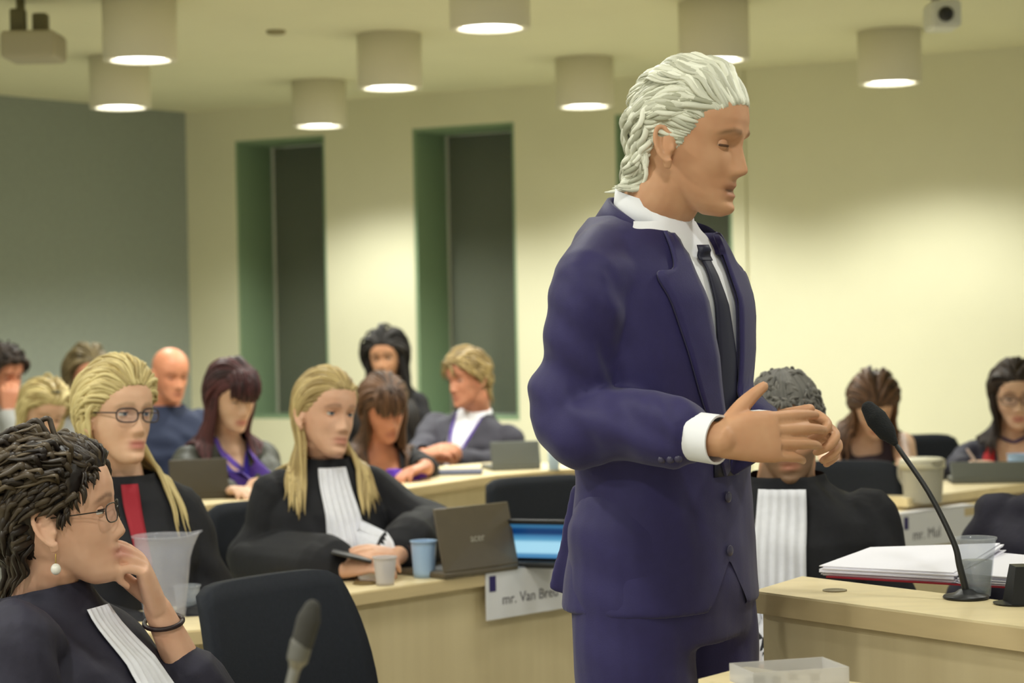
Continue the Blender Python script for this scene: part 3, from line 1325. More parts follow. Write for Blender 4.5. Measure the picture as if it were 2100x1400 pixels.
Z1 = .80
D1 = [Pz(x, y, Z1) for x, y in ((60, 1306), (300, 1298), (418, 1290), (560, 1254), (700, 1219), (930, 1185), (1160, 1152), (1450, 1111), (1741, 1069), (1985, 1038), (2250, 1004))]
desk('long_desk', 'long pale wooden desk carrying the laptops, running right behind standing man', D1, Z1, .44)
Z2 = .88
D2 = [Pz(x, y, Z2) for x, y in ((250, 1052), (380, 1040), (450, 1031), (640, 1017), (830, 1001), (1015, 974), (1230, 956))]
desk('rear_desk', 'pale wooden desk with purple lanyard on it, behind the blonde lawyer', D2, Z2, .55)
Z3 = .84
A3, B3 = Pz(1737, 1013, Z3), Pz(1862, 1022, Z3)
dr = nrm(np.array([1.42, 1.35, 0]))
r = empty('back_desk', (B3[0] + .5, B3[1] + .6, 0))
mb = MB()
A3b = A3 + np.array([-.03, .05, 0])
C3 = B3 + dr * 1.9
E3 = A3b + dr * 1.9
mb.add(*prism([A3b[:2], B3[:2], C3[:2], E3[:2]], Z3 - .03, Z3))
flat(mb.build('desk_top', M_WOODTOP, r))
mb = MB()
k = nrm(C3 - B3) * .02
w = nrm(A3b - B3) * .02
mb.add(*prism([(A3b + k - w)[:2], (B3 + k + w)[:2], (B3 + 2 * k + w)[:2], (A3b + 2 * k - w)[:2]], 0, Z3 - .03))
flat(mb.build('side_panel', M_WOOD, r))
mb = MB()
mb.add(*prism([(B3 + w + k)[:2], (C3 + w - k)[:2], (C3 + 2 * w - k)[:2], (B3 + 2 * w + k)[:2]], 0, Z3 - .03))
flat(mb.build('front_panel', M_WOOD, r))
tag(r, 'pale wooden desk in front of the woman with red scarf', 'desk')

# ---- speaker's lectern desk on the right
ZL = .975
La, Lb, Lc = Pz(1545, 1211, ZL), Pz(2230, 1302, ZL), Pz(1645, 1181, ZL)
Ld = Lb + (Lc - La)
r = empty('lectern_desk', ((La[0] + Ld[0]) / 2, (La[1] + Ld[1]) / 2, 0))
mb = MB()
top = [La[:2], Lb[:2], Ld[:2], Lc[:2]]
mb.add(*prism(top, ZL - .004, ZL))
mb.add(*prism(top, ZL - .040, ZL - .004), m=1)
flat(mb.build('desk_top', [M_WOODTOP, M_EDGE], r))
ex, ey = nrm(Lb - La), nrm(Lc - La)
mb = MB()
o1 = La + ex * .012 + ey * .02
o2 = Lb - ex * .012 + ey * .02
mb.add(*prism([o1[:2], o2[:2], (o2 + ey * .022)[:2], (o1 + ey * .022)[:2]], 0, ZL - .04))
flat(mb.build('front_panel', M_WOOD, r))
mb = MB()
o3 = Lc + ex * .012 - ey * .02
mb.add(*prism([(o1 + ey * .022)[:2], (o1 + ey * .022 + ex * .02)[:2], (o3 + ex * .02)[:2], o3[:2]], 0, ZL - .04))
flat(mb.build('side_panel', M_WOOD, r))
mb = MB()
g = Pz(1712, 1211, ZL)
mb.add(*lathe([(0, .0005), (.022, .0005), (.022, .002), (.016, .002), (.016, .0008), (0, .0008)], 24, g))
mb.build('cable_grommet', mat('grommet_grey', lin(150, 138, 108), .5), r)
tag(r, 'pale wooden lectern desk at lower right with papers and gooseneck microphone', 'desk')
# lower wing in front
ZW = .945
Wa, Wb, Wc = Pz(1432, 1392, ZW), Pz(1530, 1366, ZW), Pz(1850, 1412, ZW)
wd = Wc - Wb
Wd = Wa + wd
r = empty('low_table', ((Wa[0] + Wc[0]) / 2, (Wa[1] + Wc[1]) / 2, 0))
mb = MB()
V, F = prism([Wa[:2], Wd[:2], Wc[:2], Wb[:2]], ZW - .03, ZW)
mb.add(V, F)
flat(mb.build('table_top', M_WOODTOP, r))
mb = MB()
a = Wa + nrm(Wb - Wa) * .012 + nrm(wd) * .012
b = Wb - nrm(Wb - Wa) * .012 + nrm(wd) * .012
c = b + wd * .9
d_ = a + wd * .9
mb.add(*prism([a[:2], d_[:2], c[:2], b[:2]], 0, ZW - .03))
flat(mb.build('pedestal', M_WOOD, r))
tag(r, 'corner of a small pale table at the bottom edge in front of lectern', 'table')

# ---------------------------------------------------------------- chairs


def make_chair():
    r = empty('office_chair')
    # backrest: slightly dished padded panel, chair faces +y
    n, m = 14, 12
    V = []
    for side in (0, 1):
        for i in range(m):
            v = i / (m - 1)
            hw = .212 + .012 * sin(v * pi) - .022 * v * v
            for j in range(n):
                u = -1 + 2 * j / (n - 1)
                x = u * hw
                y = -.215 - .10 * v + .030 * (u * u) + (.0 if side else -.03) + .02 * sin(v * 3)
                z = .56 + .395 * v - .020 * (abs(u) ** 9) * (1 if v > .5 else -1) * abs(2 * v - 1) ** 3
                V.append((x, y, z))
    F = []
    N = n * m
    for i in range(m - 1):
        for j in range(n - 1):
            a, b, c, d = i * n + j, i * n + j + 1, (i + 1) * n + j + 1, (i + 1) * n + j
            F += [(a, b, c, d), (d + N, c + N, b + N, a + N)]
    bd = [(0, j) for j in range(n)] + [(i, n - 1) for i in range(1, m)] + [(m - 1, j) for j in range(n - 2, -1, -1)] + [(i, 0) for i in range(m - 2, 0, -1)]
    for (a, b), (c, d) in zip(bd, bd[1:] + bd[:1]):
        p, q = a * n + b, c * n + d
        F.append((q, p, p + N, q + N))
    mb = MB()
    mb.add(V, F)
    mb.build('backrest', M_BLACK, r)
    mb = MB()
    mb.box((-.23, -.20, .42), (.23, .25, .48), bev=.028)
    mb.build('seat', M_BLACK, r)
    mb = MB()
    mb.add(*tube(catmull([(0, -.10, .41), (0, -.235, .42), (0, -.262, .52), (0, -.275, .66)], 5), .016, 10))
    mb.build('back_support', M_PLASTIC, r)
    for sx in (-1, 1):
        for sy in (-1, 1):
            mb = MB()
            mb.add(*tube([(sx * .19, sy * .17, .425), (sx * .215, sy * .215, .0)], .012, 10, False))
            mb.build('leg', M_STEEL, r)
    return r


ch0 = make_chair()
G = 'black office chairs'
for i, (x, y, yaw, lab) in enumerate((
        (*P(566, 1200, 4.22)[:2], 50, 'black chair with wide curved back, nearest, by the front left desk'),
        (*P(560, 1100, 6.02)[:2], 30, 'black chair directly behind the blonde lawyer with hands on desk'),
        (*P(1112, 1000, 6.72)[:2], 25, 'empty black chair behind the open laptop, left of standing man'),
        (*P(1728, 970, 7.14)[:2], -12, 'empty black chair behind the bearded lawyer\'s shoulder'),
        (*P(1880, 915, 8.55)[:2], 20, 'empty black chair between bowed girl and woman in red scarf'))):
    o = ch0 if i == 0 else copy_tree(ch0)
    a = math.radians(yaw)
    fw = np.array([sin(a), -cos(a)])
    o.rotation_euler = (0, 0, a + pi)
    o.location = (x + fw[0] * .28, y + fw[1] * .28, 0)
    tag(o, lab, 'chair', G)

# ---------------------------------------------------------------- things on the desks
M_CLEAR = clear_mat('clear_plastic', lin(222, 226, 232), .22, .15)
M_FROST = clear_mat('frosted_plastic', lin(214, 208, 208), .62, .3)
M_BLUEC = clear_mat('pale_blue_plastic', lin(176, 206, 240), .80, .3)
M_WATER = clear_mat('water', lin(96, 108, 104), .5, .05)


def cup(name, loc, r0, r1, h, m, label, cat='cup', group=None, water=0.0, ribs=0):
    r = empty(name, loc)
    t = .0014
    mb = MB()
    z = np.linspace(0, h, 9)
    rad = r0 + (r1 - r0) * (z / h)
    if ribs:
        rad = rad + np.where(np.arange(9) % 2 == 0, .0012, 0)
    prof = [(0, 0)] + list(zip(rad, z)) + [(r1 + .0022, h), (r1 + .0022, h + .003), (r1 - t, h + .003)] + [(x - t, zz) for x, zz in zip(rad[::-1], z[::-1]) if zz > .002] + [(0, .003)]
    mb.add(*lathe(prof, 40))
    o = mb.build('cup_wall', m, r)
    o.location = (0, 0, 0)
    if water:
        mb = MB()
        k = water
        mb.add(*lathe([(0, .004), (r0 - .002, .004), (r0 + (r1 - r0) * k - .0024, h * k), (0, h * k)], 32))
        mb.build('water', M_WATER, r)
    tag(r, label, cat, group)
    return r


# built at the origin and then moved
def cup_at(name, px, py, z, *a, **k):
    q = Pz(px, py, z)
    o = cup(name, (0, 0, 0), *a, **k)
    o.location = q
    return o


cup_at('plastic_cup', 790, 1199, Z1, .023, .030, .070, M_FROST, 'small frosted plastic cup before the blonde lawyer\'s hands', group='cups on the desks')
cup_at('plastic_cup', 870, 1183, Z1, .028, .034, .094, M_BLUEC, 'taller pale blue plastic cup beside the laptop lid', group='cups on the desks')
cup_at('plastic_cup', 2003, 1221, ZL, .024, .035, .100, M_CLEAR, 'clear plastic water cup by the microphone foot on the lectern desk', group='cups on the desks', water=.62)
cup_at('plastic_cup', 384, 1252, Z1, .024, .032, .058, M_CLEAR, 'small clear cup behind the water pitcher, near black chair', group='cups on the desks', water=.3)
cup_at('plastic_cup', 1803, 1006, Z3, .014, .017, .030, mat('white_plastic', lin(230, 224, 226), .4), 'tiny white cup on the back desk before the bowed girl', group='cups on the desks')


def pitcher(loc, r0, r1, h, m, label, lid=False, rz=0.0, handle=True):
    r = empty('water_pitcher')
    t = .002
    mb = MB()
    n = 48
    prof = [(0, 0), (r0 - .004, 0), (r0, .004)] + [(r0 + (r1 - r0) * s, h * s) for s in np.linspace(.1, 1, 8)] + [(r1 + .005, h), (r1 + .005, h + .004), (r1 - t, h + .004)] + [(r0 + (r1 - r0) * s - t, h * s) for s in np.linspace(.98, .05, 8)] + [(0, .005)]
    V, F = lathe(prof, n)
    # pouring lip
    ang = np.arctan2(V[:, 1], V[:, 0])
    k = np.exp(-(ang / .35) ** 2) * np.clip((V[:, 2] - h * .8) / (h * .2), 0, 1)
    V[:, 0] += k * .018
    V[:, 2] += k * .008
    mb.add(V, F)
    mb.build('pitcher_wall', m, r)
    if handle:
        mb = MB()
        mb.add(*limb([(-r1 + .004, 0, h * .92), (-r1 - .035, 0, h * .88), (-r1 - .035, 0, h * .5), (-r0 - .004, 0, h * .3)], [.006, .007, .007, .006], 6, 10))
        mb.build('handle', m, r)
    if lid:
        mb = MB()
        mb.add(*lathe([(0, h + .012), (r1 * .9, h + .012), (r1 + .004, h + .006), (r1 + .004, h - .022), (r1 + .001, h - .022), (r1 + .001, h + .002), (0, h + .004)], 40))
        mb.build('lid', mat('cream_lid', lin(214, 208, 184), .5), r)
    r.location = loc
    r.rotation_euler = (0, 0, rz)
    tag(r, label, 'pitcher', 'water pitchers')
    return r


pitcher(Pz(338, 1268, Z1), .048, .068, .190, clear_mat('pitcher_clear', lin(206, 204, 212), .22, .12), 'tall clear water pitcher in front of the woman resting chin on hand', rz=.2, handle=False)
pitcher(Pz(1893, 1030, Z1 + .02), .064, .074, .140, clear_mat('pitcher_frosted', lin(196, 190, 172), .72, .3), 'frosted pitcher with cream lid on the desk at right', lid=True, rz=-1.0)

# laptops
M_LAPTOP = mat('laptop_bronze', lin(92, 82, 66), .3, .5, noise=.04, nscale=30)
M_LAPDARK = mat('laptop_dark', lin(66, 58, 42), .45, .4)
M_LAPGREY = mat('laptop_grey', lin(96, 98, 92), .45, .4)
M_KEYS = mat('keyboard_black', lin(24, 24, 26), .5)


def screen_mat():
    m = mat('blue_screen', lin(40, 110, 170), .2)
    nt = m.node_tree
    b = nt.nodes['Principled BSDF']
    tc = nt.nodes.new('ShaderNodeTexCoord')
    sp = nt.nodes.new('ShaderNodeSeparateXYZ')
    nt.links.new(tc.outputs['Generated'], sp.inputs[0])
    r = nt.nodes.new('ShaderNodeValToRGB')
    e = r.color_ramp.elements
    e[0].position = 0.0
    e[0].color = lin(80, 140, 190)
    e[1].position = 1.0
    e[1].color = lin(40, 100, 140)
    for p_, c in ((.10, lin(84, 150, 196)), (.17, lin(178, 232, 255)), (.46, lin(176, 232, 255)), (.55, lin(96, 168, 208)), (.66, lin(64, 128, 176)), (.74, lin(0, 50, 108)), (.86, lin(0, 58, 112)), (.93, lin(52, 116, 160))):
        q = e.new(p_)
        q.color = c
    nt.links.new(sp.outputs['Z'], r.inputs['Fac'])
    nt.links.new(r.outputs['Color'], b.inputs['Emission Color'])
    b.inputs['Emission Strength'].default_value = .85
    b.inputs['Base Color'].default_value = (.01, .02, .03, 1)
    return m


def laptop(loc, yaw, lab, m, w=.345, d=.235, h=.225, ang=105, logo=None, screen=None):
    """lid back faces the direction of yaw (0 = towards the camera)"""
    r = empty('laptop')
    mb = MB()
    mb.box((-w / 2, -d, 0), (w / 2, 0, .018), bev=.006)
    mb.build('base', m, r)
    mb = MB()
    mb.box((-w / 2 + .025, -d + .09, .0182), (w / 2 - .025, -.03, .0196))
    flat(mb.build('keyboard', M_KEYS, r))
    a = math.radians(ang - 90)
    R = np.array([[1, 0, 0], [0, cos(a), sin(a)], [0, -sin(a), cos(a)]])
    mb = MB()
    V, F = rbox(w / 2, .005, h / 2, .004)
    V2, F2 = rbox(w / 2, h / 2, .0045, .016, 5)
    V2 = V2[:, [0, 2, 1]] * [1, 1, 1]
    hinge = np.array([0, -.004, .016])
    tr = lambda A: (A + [0, 0, h / 2]) @ R + hinge
    mb.add(tr(V2), [tuple(reversed(f)) for f in F2])
    lid = mb.build('lid', m, r)
    mb = MB()
    sc = MB()
    sc.add(tr(np.array([(-w / 2 + .012, -.0049, -h / 2 + .014), (w / 2 - .012, -.0049, -h / 2 + .014), (w / 2 - .012, -.0049, h / 2 - .012), (-w / 2 + .012, -.0049, h / 2 - .012)])), [(0, 1, 2, 3)])
    flat(sc.build('screen', screen or mat('screen_off', lin(30, 34, 40), .15), lid))
    if logo:
        X = np.array([-1.0, 0, 0])
        Y = np.array([0, 0, 1.0]) @ R
        Z = np.array([0, 1.0, 0]) @ R
        o = tr(np.array([[0, .0052, -.012]]))[0]
        text_mesh('logo', logo, .030, mat('logo_silver', lin(176, 170, 156), .3, metal=.3), lid, Matrix(((X[0], Y[0], Z[0], o[0]), (X[1], Y[1], Z[1], o[1]), (X[2], Y[2], Z[2], o[2]), (0, 0, 0, 1))), 'CENTER')
    # local +y is the lid's back side
    r.rotation_euler = (0, 0, pi + math.radians(yaw))
    r.location = loc
    tag(r, lab, 'laptop', 'open laptops')
    return r


q = Pz(990, 1178, Z1)
laptop(q, 44, 'bronze grey laptop lid with small silver logo on the long desk', M_LAPTOP, ang=103, logo='acer', w=.27, h=.170)
q = Pz(1100, 1168, Z1)
laptop(q + np.array([0.035, .055, 0]), 160, 'laptop with glowing blue screen between bronze lid and standing man', M_PLASTIC, ang=118, screen=screen_mat(), w=.25, h=.135, d=.04)
q = Pz(408, 1026, Z2)
laptop(q + np.array([0, .03, 0]), 18, 'dark brown laptop lid before the woman in leather jacket', M_LAPDARK, w=.20, h=.125, d=.16)
q = Pz(1060, 966, Z2)
laptop(q + np.array([0, .05, 0]), 15, 'grey laptop lid at the right end of the rear desk', M_LAPGREY, w=.20, h=.10, d=.18)
q = Pz(2040, 992, Z3)
laptop(q + np.array([0, .02, 0]), -5, 'low grey laptop before the woman in red scarf', M_LAPGREY, w=.30, h=.075, d=.16, ang=128)
# box beside the grey laptop
q = Pz(1138, 964, Z2)
mb = MB()
mb.box((q[0] - .025, q[1], Z2), (q[0] + .018, q[1] + .06, Z2 + .075), bev=.004)
tag(mb.build('carton', mat('pale_blue_card', lin(178, 194, 204), .5)), 'pale blue carton standing right of the grey laptop on rear desk', 'box')
q = Pz(2086, 978, Z3)
o = cup('water_bottle', (0, 0, 0), .030, .036, .085, M_BLUEC, 'pale blue cup at right edge before the woman in red scarf', 'cup')
o.location = q
# notebook before the leather jacket
q = Pz(474, 1013, Z2)
r = empty('notebook', (q[0], q[1], Z2))
mb = MB()
mb.box((q[0] - .05, q[1] + .01, Z2 + .002), (q[0] + .06, q[1] + .16, Z2 + .016))
flat(mb.build('pages', mat('notebook_pages', lin(226, 196, 160), .7), r))
mb = MB()
mb.box((q[0] - .053, q[1] + .008, Z2), (q[0] + .063, q[1] + .162, Z2 + .002))
mb.box((q[0] - .053, q[1] + .008, Z2 + .016), (q[0] + .063, q[1] + .162, Z2 + .018))
flat(mb.build('cover', mat('notebook_red', lin(96, 30, 26), .5), r))
tag(r, 'dark red covered notebook on the desk by the leather jacketed woman', 'notebook')
# coaster-like dark disc in front of the frosted cup
q = Pz(748, 1197, Z1)
mb = MB()
mb.add(*lathe([(0, 0), (.030, 0), (.031, .003), (.028, .005), (0, .005)], 28, q))
tag(mb.build('coaster', mat('coaster_brown', lin(112, 90, 44), .5)), 'dark brown flat disc on the desk left of the frosted cup', 'coaster')

# purple lanyard in a heap
rg = random.Random(5)
mb = MB()
c = Pz(832, 985, Z2)
for k in range(7):
    pts = []
    a0 = rg.uniform(0, 6.28)
    for i in range(8):
        a = a0 + i * .75
        rr = rg.uniform(.02, .075)
        pts.append((c[0] + rr * 1.1 * cos(a), c[1] + .03 + rr * .6 * sin(a), Z2 + .006 + .004 * k + rg.uniform(0, .006)))
    mb.add(*tube(catmull(pts, 5), .0085, 8, True, (0, 0, 1), .35))
tag(mb.build('lanyard', mat('purple_ribbon', lin(92, 44, 176), .5, noise=.15, nscale=40)), 'purple lanyard ribbon heaped on the rear desk', 'lanyard')
# newspaper or pad before the man in the white shirt
q = Pz(935, 975, Z2)
mb = MB()
mb.box((q[0] - .11, q[1] + .02, Z2), (q[0] + .10, q[1] + .20, Z2 + .012), bev=.004)
tag(mb.build('folder', mat('slate_folder', lin(70, 74, 96), .5)), 'slate blue folder on the rear desk below the man\'s folded hands', 'folder')

# name plates on the front panels
M_PLATE = mat('plate_white', lin(222, 220, 222), .5)
M_NAVY = mat('emblem_navy', lin(44, 34, 92), .5)
M_INK = mat('print_grey', lin(96, 92, 98), .6)


def name_plate(px0, py0, px1, py1, text, lab, h=.125, ts=.052):
    a, b = Pz(px0, py0, Z1), Pz(px1, py1, Z1)
    ex = nrm((b - a) * [1, 1, 0])
    nz = np.array([ex[1], -ex[0], 0])
    if nz[1] > 0:
        nz = -nz
    L = np.linalg.norm((b - a)[:2])
    o = np.array([a[0], a[1], Z1]) + nz * .005
    r = empty('name_plate', o)
    fr = lambda V: o + np.outer(V[:, 0], ex) + np.outer(V[:, 1], nz) + np.outer(V[:, 2], [0, 0, 1.0])
    mb = MB()
    mb.box((0, 0, -h), (L, .003, .004), frame=fr)
    mb.box((0, -.05, .001), (L, .003, .004), frame=fr)
    flat(mb.build('plate', M_PLATE, r))
    mb = MB()
    mb.box((.012, .0032, -.050), (.036, .0040, -.008), frame=fr)
    flat(mb.build('emblem', M_NAVY, r))
    p_ = ex * .058 + nz * .0036 + np.array([0, 0, -.088])
    text_mesh('lettering', text, ts, M_INK, r, Matrix(((ex[0], 0, nz[0], p_[0]), (ex[1], 0, nz[1], p_[1]), (0, 1, 0, p_[2]), (0, 0, 0, 1))))
    tag(r, lab, 'name plate', 'name plates on the desk front')


name_plate(992, 1176, 1240, 1141, 'mr. Van Breu', 'white name plate with navy emblem on desk front left of standing man', ts=.040)
name_plate(1845, 1056, 1996, 1036, 'mr. Mul', 'white name plate on desk front behind the leaning microphone', h=.115, ts=.050)

# ---- on the lectern desk: open binder, microphone, black box
exy, eyy = ex, ey = nrm(Lb - La), nrm(Lc - La)
M_PAPER = mat('paper', lin(238, 236, 246), .7)
q0 = Pz(1690, 1184, ZL)
r = empty('open_binder', (q0[0] + .2, q0[1] - .1, ZL))
bx = nrm(Pz(2060, 1204, ZL) - Pz(1690, 1182, ZL))
by = np.array([-bx[1], bx[0], 0])
o = Pz(1684, 1183, ZL)
bfr = lambda V: o + np.outer(V[:, 0], bx) + np.outer(V[:, 1], by) + np.outer(V[:, 2], [0, 0, 1.0])
mb = MB()
mb.box((0.012, -.004, .0), (.30, .25, .003), frame=bfr)
mb.box((.26, -.002, .0), (.56, .25, .003), frame=bfr)
flat(mb.build('cover', mat('binder_red', lin(150, 30, 46), .45), r))
rgn = np.random.RandomState(3)


def paper_stack(x0, x1, n, h0, h1, sk):
    mb = MB()
    for i in range(n):
        dx, dy, dz = rgn.uniform(-.006, .006), rgn.uniform(-.006, .006), .003 + .0022 * i
        m_, k = 10, 8
        V = []
        for a in range(m_):
            u = a / (m_ - 1)
            for b in range(k):
                v = b / (k - 1)
                bulge = h0 + (h1 - h0) * u
                V.append((x0 + (x1 - x0) * u + dx, v * .235 + dy + .004, dz * (.4 + .6 * bulge) + bulge * .012 * v + sk * .02 * u * v))
        V = np.array(V)
        top = V + [0, 0, .0018]
        A = np.concatenate([bfr(V), bfr(top)])
        N = m_ * k
        F = []
        for a in range(m_ - 1):
            for b in range(k - 1):
                p_ = (a * k + b, (a + 1) * k + b, (a + 1) * k + b + 1, a * k + b + 1)
                F += [tuple(x + N for x in p_), tuple(reversed(p_))]
        bd = [(a, 0) for a in range(m_)] + [(m_ - 1, b) for b in range(1, k)] + [(a, k - 1) for a in range(m_ - 2, -1, -1)] + [(0, b) for b in range(k - 2, 0, -1)]
        for (a, b), (c_, d2) in zip(bd, bd[1:] + bd[:1]):
            p_, q_ = a * k + b, c_ * k + d2
            F.append((p_, q_, q_ + N, p_ + N))
        mb.add(A, F)
    return mb


flat(paper_stack(0, .27, 9, .9, 1.0, .9).build('left_pages', M_PAPER, r))
flat(paper_stack(.275, .55, 9, 1.0, .6, -.1).build('right_pages', M_PAPER, r))
tag(r, 'open red binder full of white papers on the lectern desk', 'binder')

q = Pz(1981, 1227, ZL)
r = empty('gooseneck_microphone', q)
mb = MB()
mb.add(*lathe([(0, 0), (.038, 0), (.040, .003), (.038, .006), (.02, .010), (.012, .016), (0, .018)], 40, q))
mb.build('foot', M_PLASTIC, r)
pts = [q + [0, 0, .015], P(1968, 1160, q[1]), P(1955, 1110, q[1] + .01), P(1905, 1010, q[1] + .05), P(1840, 915, q[1] + .10)]
mb = MB()
mb.add(*limb(pts, [.0062, .006, .0052, .0048, .0046], 6, 12))
mb.build('stem', mat('mic_stem', lin(52, 52, 52), .45, metal=.3), r)
mb = MB()
e1, e2 = P(1835, 908, q[1] + .105), P(1782, 838, q[1] + .14)
mb.add(*limb([e1, e1 * .7 + e2 * .3, e1 * .3 + e2 * .7, e2], [.006, .017, .020, .014], 5, 18))
mb.build('windscreen', mat('mic_foam', lin(30, 32, 34), .9, bump=.3, bscale=300), r)
tag(r, 'black gooseneck microphone leaning left over the lectern desk', 'microphone')
q = Pz(2092, 1238, ZL)
mb = MB()
k = np.array([(-.022, -.03, 0), (.06, -.03, 0), (.06, .035, 0), (-.022, .035, 0), (-.010, -.015, .065), (.06, -.015, .065), (.06, .03, .065), (-.010, .03, .065)])
mb.add(k + q, [(3, 2, 1, 0), (4, 5, 6, 7), (0, 1, 5, 4), (1, 2, 6, 5), (2, 3, 7, 6), (3, 0, 4, 7)])
mb.add(*lathe([(0, 0), (.034, 0), (.036, .003), (0, .004)], 24, q + [-.01, 0, 0]))
flat(tag(mb.build('intercom_unit', M_PLASTIC, None), 'black wedge shaped unit on the lectern desk at right edge', 'intercom'))
# card tucked at the lectern's left end
q = P(1538, 1248, 3.78)
mb = MB()
mb.box((q[0] - .007, q[1] - .004, q[2] - .018), (q[0] + .006, q[1] + .06, q[2] + .018))
flat(tag(mb.build('paper_label', M_PAPER), 'small white card on the left end of lectern desk', 'card'))

# clear tray on the low table
q = Pz(1545, 1418, ZW)
q1 = Pz(1742, 1404, ZW)
ex = nrm(q1 - q)
ey = np.array([-ex[1], ex[0], 0])
L = float(np.linalg.norm(q1 - q))
r = empty('plastic_tray', (q + q1) / 2)
fr = lambda V: q + np.outer(V[:, 0], ex) + np.outer(V[:, 1], ey) + np.outer(V[:, 2], [0, 0, 1.0])
mb = MB()
for lo, hi in (((0, 0, .002), (L, .003, .026)), ((0, .09, .002), (L, .093, .026)), ((0, .003, .002), (.003, .09, .026)), ((L - .003, .003, .002), (L, .09, .026)), ((0, 0, 0), (L, .093, .002))):
    mb.box(lo, hi, frame=fr)
flat(mb.build('tray_wall', clear_mat('tray_clear', lin(226, 222, 218), .55, .2), r))
mb = MB()
for i, x in enumerate((.016, .034, .056, .085, .115)):
    mb.add(*lathe([(0, 0), (.007, 0), (.007, .008), (0, .009)], 14, fr(np.array([[x, .05 + .01 * (i % 2), .002]]))[0]))
mb.build('contents', mat('tray_contents', lin(70, 66, 58), .6), r)
tag(r, 'shallow clear plastic tray with dark bits on the low table', 'tray')

# desk microphone in the foreground
b0 = P(560, 1560, 2.2)
r = empty('desk_microphone', (b0[0], b0[1], .0))
mb = MB()
e0, e1 = P(612, 1345, 2.2), P(638, 1268, 2.2)
tip = P(640, 1246, 2.2)
mb.add(*limb([e0, e0 * .75 + tip * .25, e0 * .25 + tip * .75, tip], [.0085, .0120, .0128, .0090], 5, 18))
mb.build('windscreen', mat('mic_foam_grey', lin(62, 60, 56), .9, bump=.3, bscale=300), r)
mb = MB()
c0 = P(607, 1362, 2.2)
mb.add(*limb([P(618, 1318, 2.2), e0 * .6 + c0 * .4, c0], [.0122, .0118, .008], 4, 18))
mb.build('collar', mat('mic_collar', lin(112, 110, 104), .4, metal=.4), r)
mb = MB()
mb.add(*limb([c0, P(597, 1400, 2.2), P(580, 1470, 2.2), b0, np.array([b0[0], b0[1], .78])], [.0065, .006, .006, .006, .006], 5, 12))
mb.build('stem', mat('mic_stem_grey', lin(140, 138, 132), .35, metal=.5), r)
mb = MB()
mb.add(*lathe([(0, 0), (.05, 0), (.052, .004), (.02, .012), (0, .014)], 30, (b0[0], b0[1], .765)))
mb.build('foot', M_PLASTIC, r)
mb = MB()
mb.box((b0[0] - .5, b0[1] - .25, .735), (b0[0] + .5, b0[1] + .25, .765))
tb = empty('front_table', (b0[0], b0[1], 0))
flat(mb.build('table_top', M_WOODTOP, tb))
for sx in (-.45, .45):
    mb = MB()
    mb.box((b0[0] + sx - .02, b0[1] - .2, 0), (b0[0] + sx + .02, b0[1] + .2, .735))
    flat(mb.build('table_leg', M_WOOD, tb))
tag(tb, 'low pale table below the frame carrying the nearest microphone', 'table')
tag(r, 'nearest microphone with dark foam head in front of the black chair', 'microphone')
# ---------------------------------------------------------------- people
LIPF = lin(176, 96, 88)
LIPM = lin(158, 96, 78)


def skin(name, r, g, b, lip, brow, beard=(80, 66, 54)):
    return skin_mat(name, lin(r, g, b), lip, lin(*brow), lin(*beard))


S_MAN = skin('skin_tanned', 206, 158, 122, LIPM, (112, 84, 54))
S_FAIR = skin('skin_fair', 222, 176, 148, LIPF, (92, 66, 48))
S_FAIR2 = skin('skin_fair_blonde', 220, 178, 148, LIPF, (142, 112, 78))
S_PALE = skin('skin_pale', 216, 178, 150, LIPF, (70, 46, 40))
S_RED = skin('skin_reddish', 200, 138, 108, LIPM, (84, 54, 36))
S_RUDDY = skin('skin_ruddy', 214, 146, 112, LIPM, (120, 84, 58), (150, 110, 80))
S_BEARD = skin('skin_bearded', 208, 156, 122, LIPM, (78, 66, 54), (112, 88, 66))
S_OLIVE = skin('skin_olive', 186, 138, 104, LIPF, (52, 36, 28))
IRIS_B = mat('iris_blue', lin(96, 118, 134), .2)
IRIS_D = mat('iris_brown', lin(64, 44, 30), .2)
LASH = mat('eyelash_dark', lin(40, 28, 24), .6)
LASHM = mat('eyelash_brown', lin(92, 64, 44), .6)
ROBE = mat('black_robe', lin(27, 27, 32), .72, .3, noise=.12, nscale=30, bump=.10, bscale=90)
ROBE2 = mat('charcoal_robe', lin(42, 40, 54), .7, .3, noise=.12, nscale=30, bump=.10, bscale=90)
BEF = mat('white_pleated_linen', lin(232, 232, 240), .75, .2, noise=.03, nscale=60)
SHIRT = mat('white_shirt', lin(238, 238, 242), .7, .2)
NAVY = mat('navy_suit_wool', lin(42, 36, 84), .62, .3, noise=.06, nscale=60, bump=.06, bscale=400, sheen=.15)
TIE = mat('dark_navy_tie', lin(26, 26, 48), .5, .4)
BUTTON = mat('button_grey', lin(58, 54, 76), .35)
TROUSER = mat('dark_trousers', lin(34, 34, 40), .8, .2)
SHOE = mat('black_shoe', lin(20, 20, 22), .4, .4)
PURPLE = mat('purple_lanyard', lin(88, 60, 150), .55)
PEARL = mat('pearl', lin(240, 236, 226), .2, .6)
FRAME = mat('dark_eyeglass_frame', lin(48, 36, 38), .35, .5)
LENS = clear_mat('eyeglass_lens', lin(150, 140, 150), .14, .05)

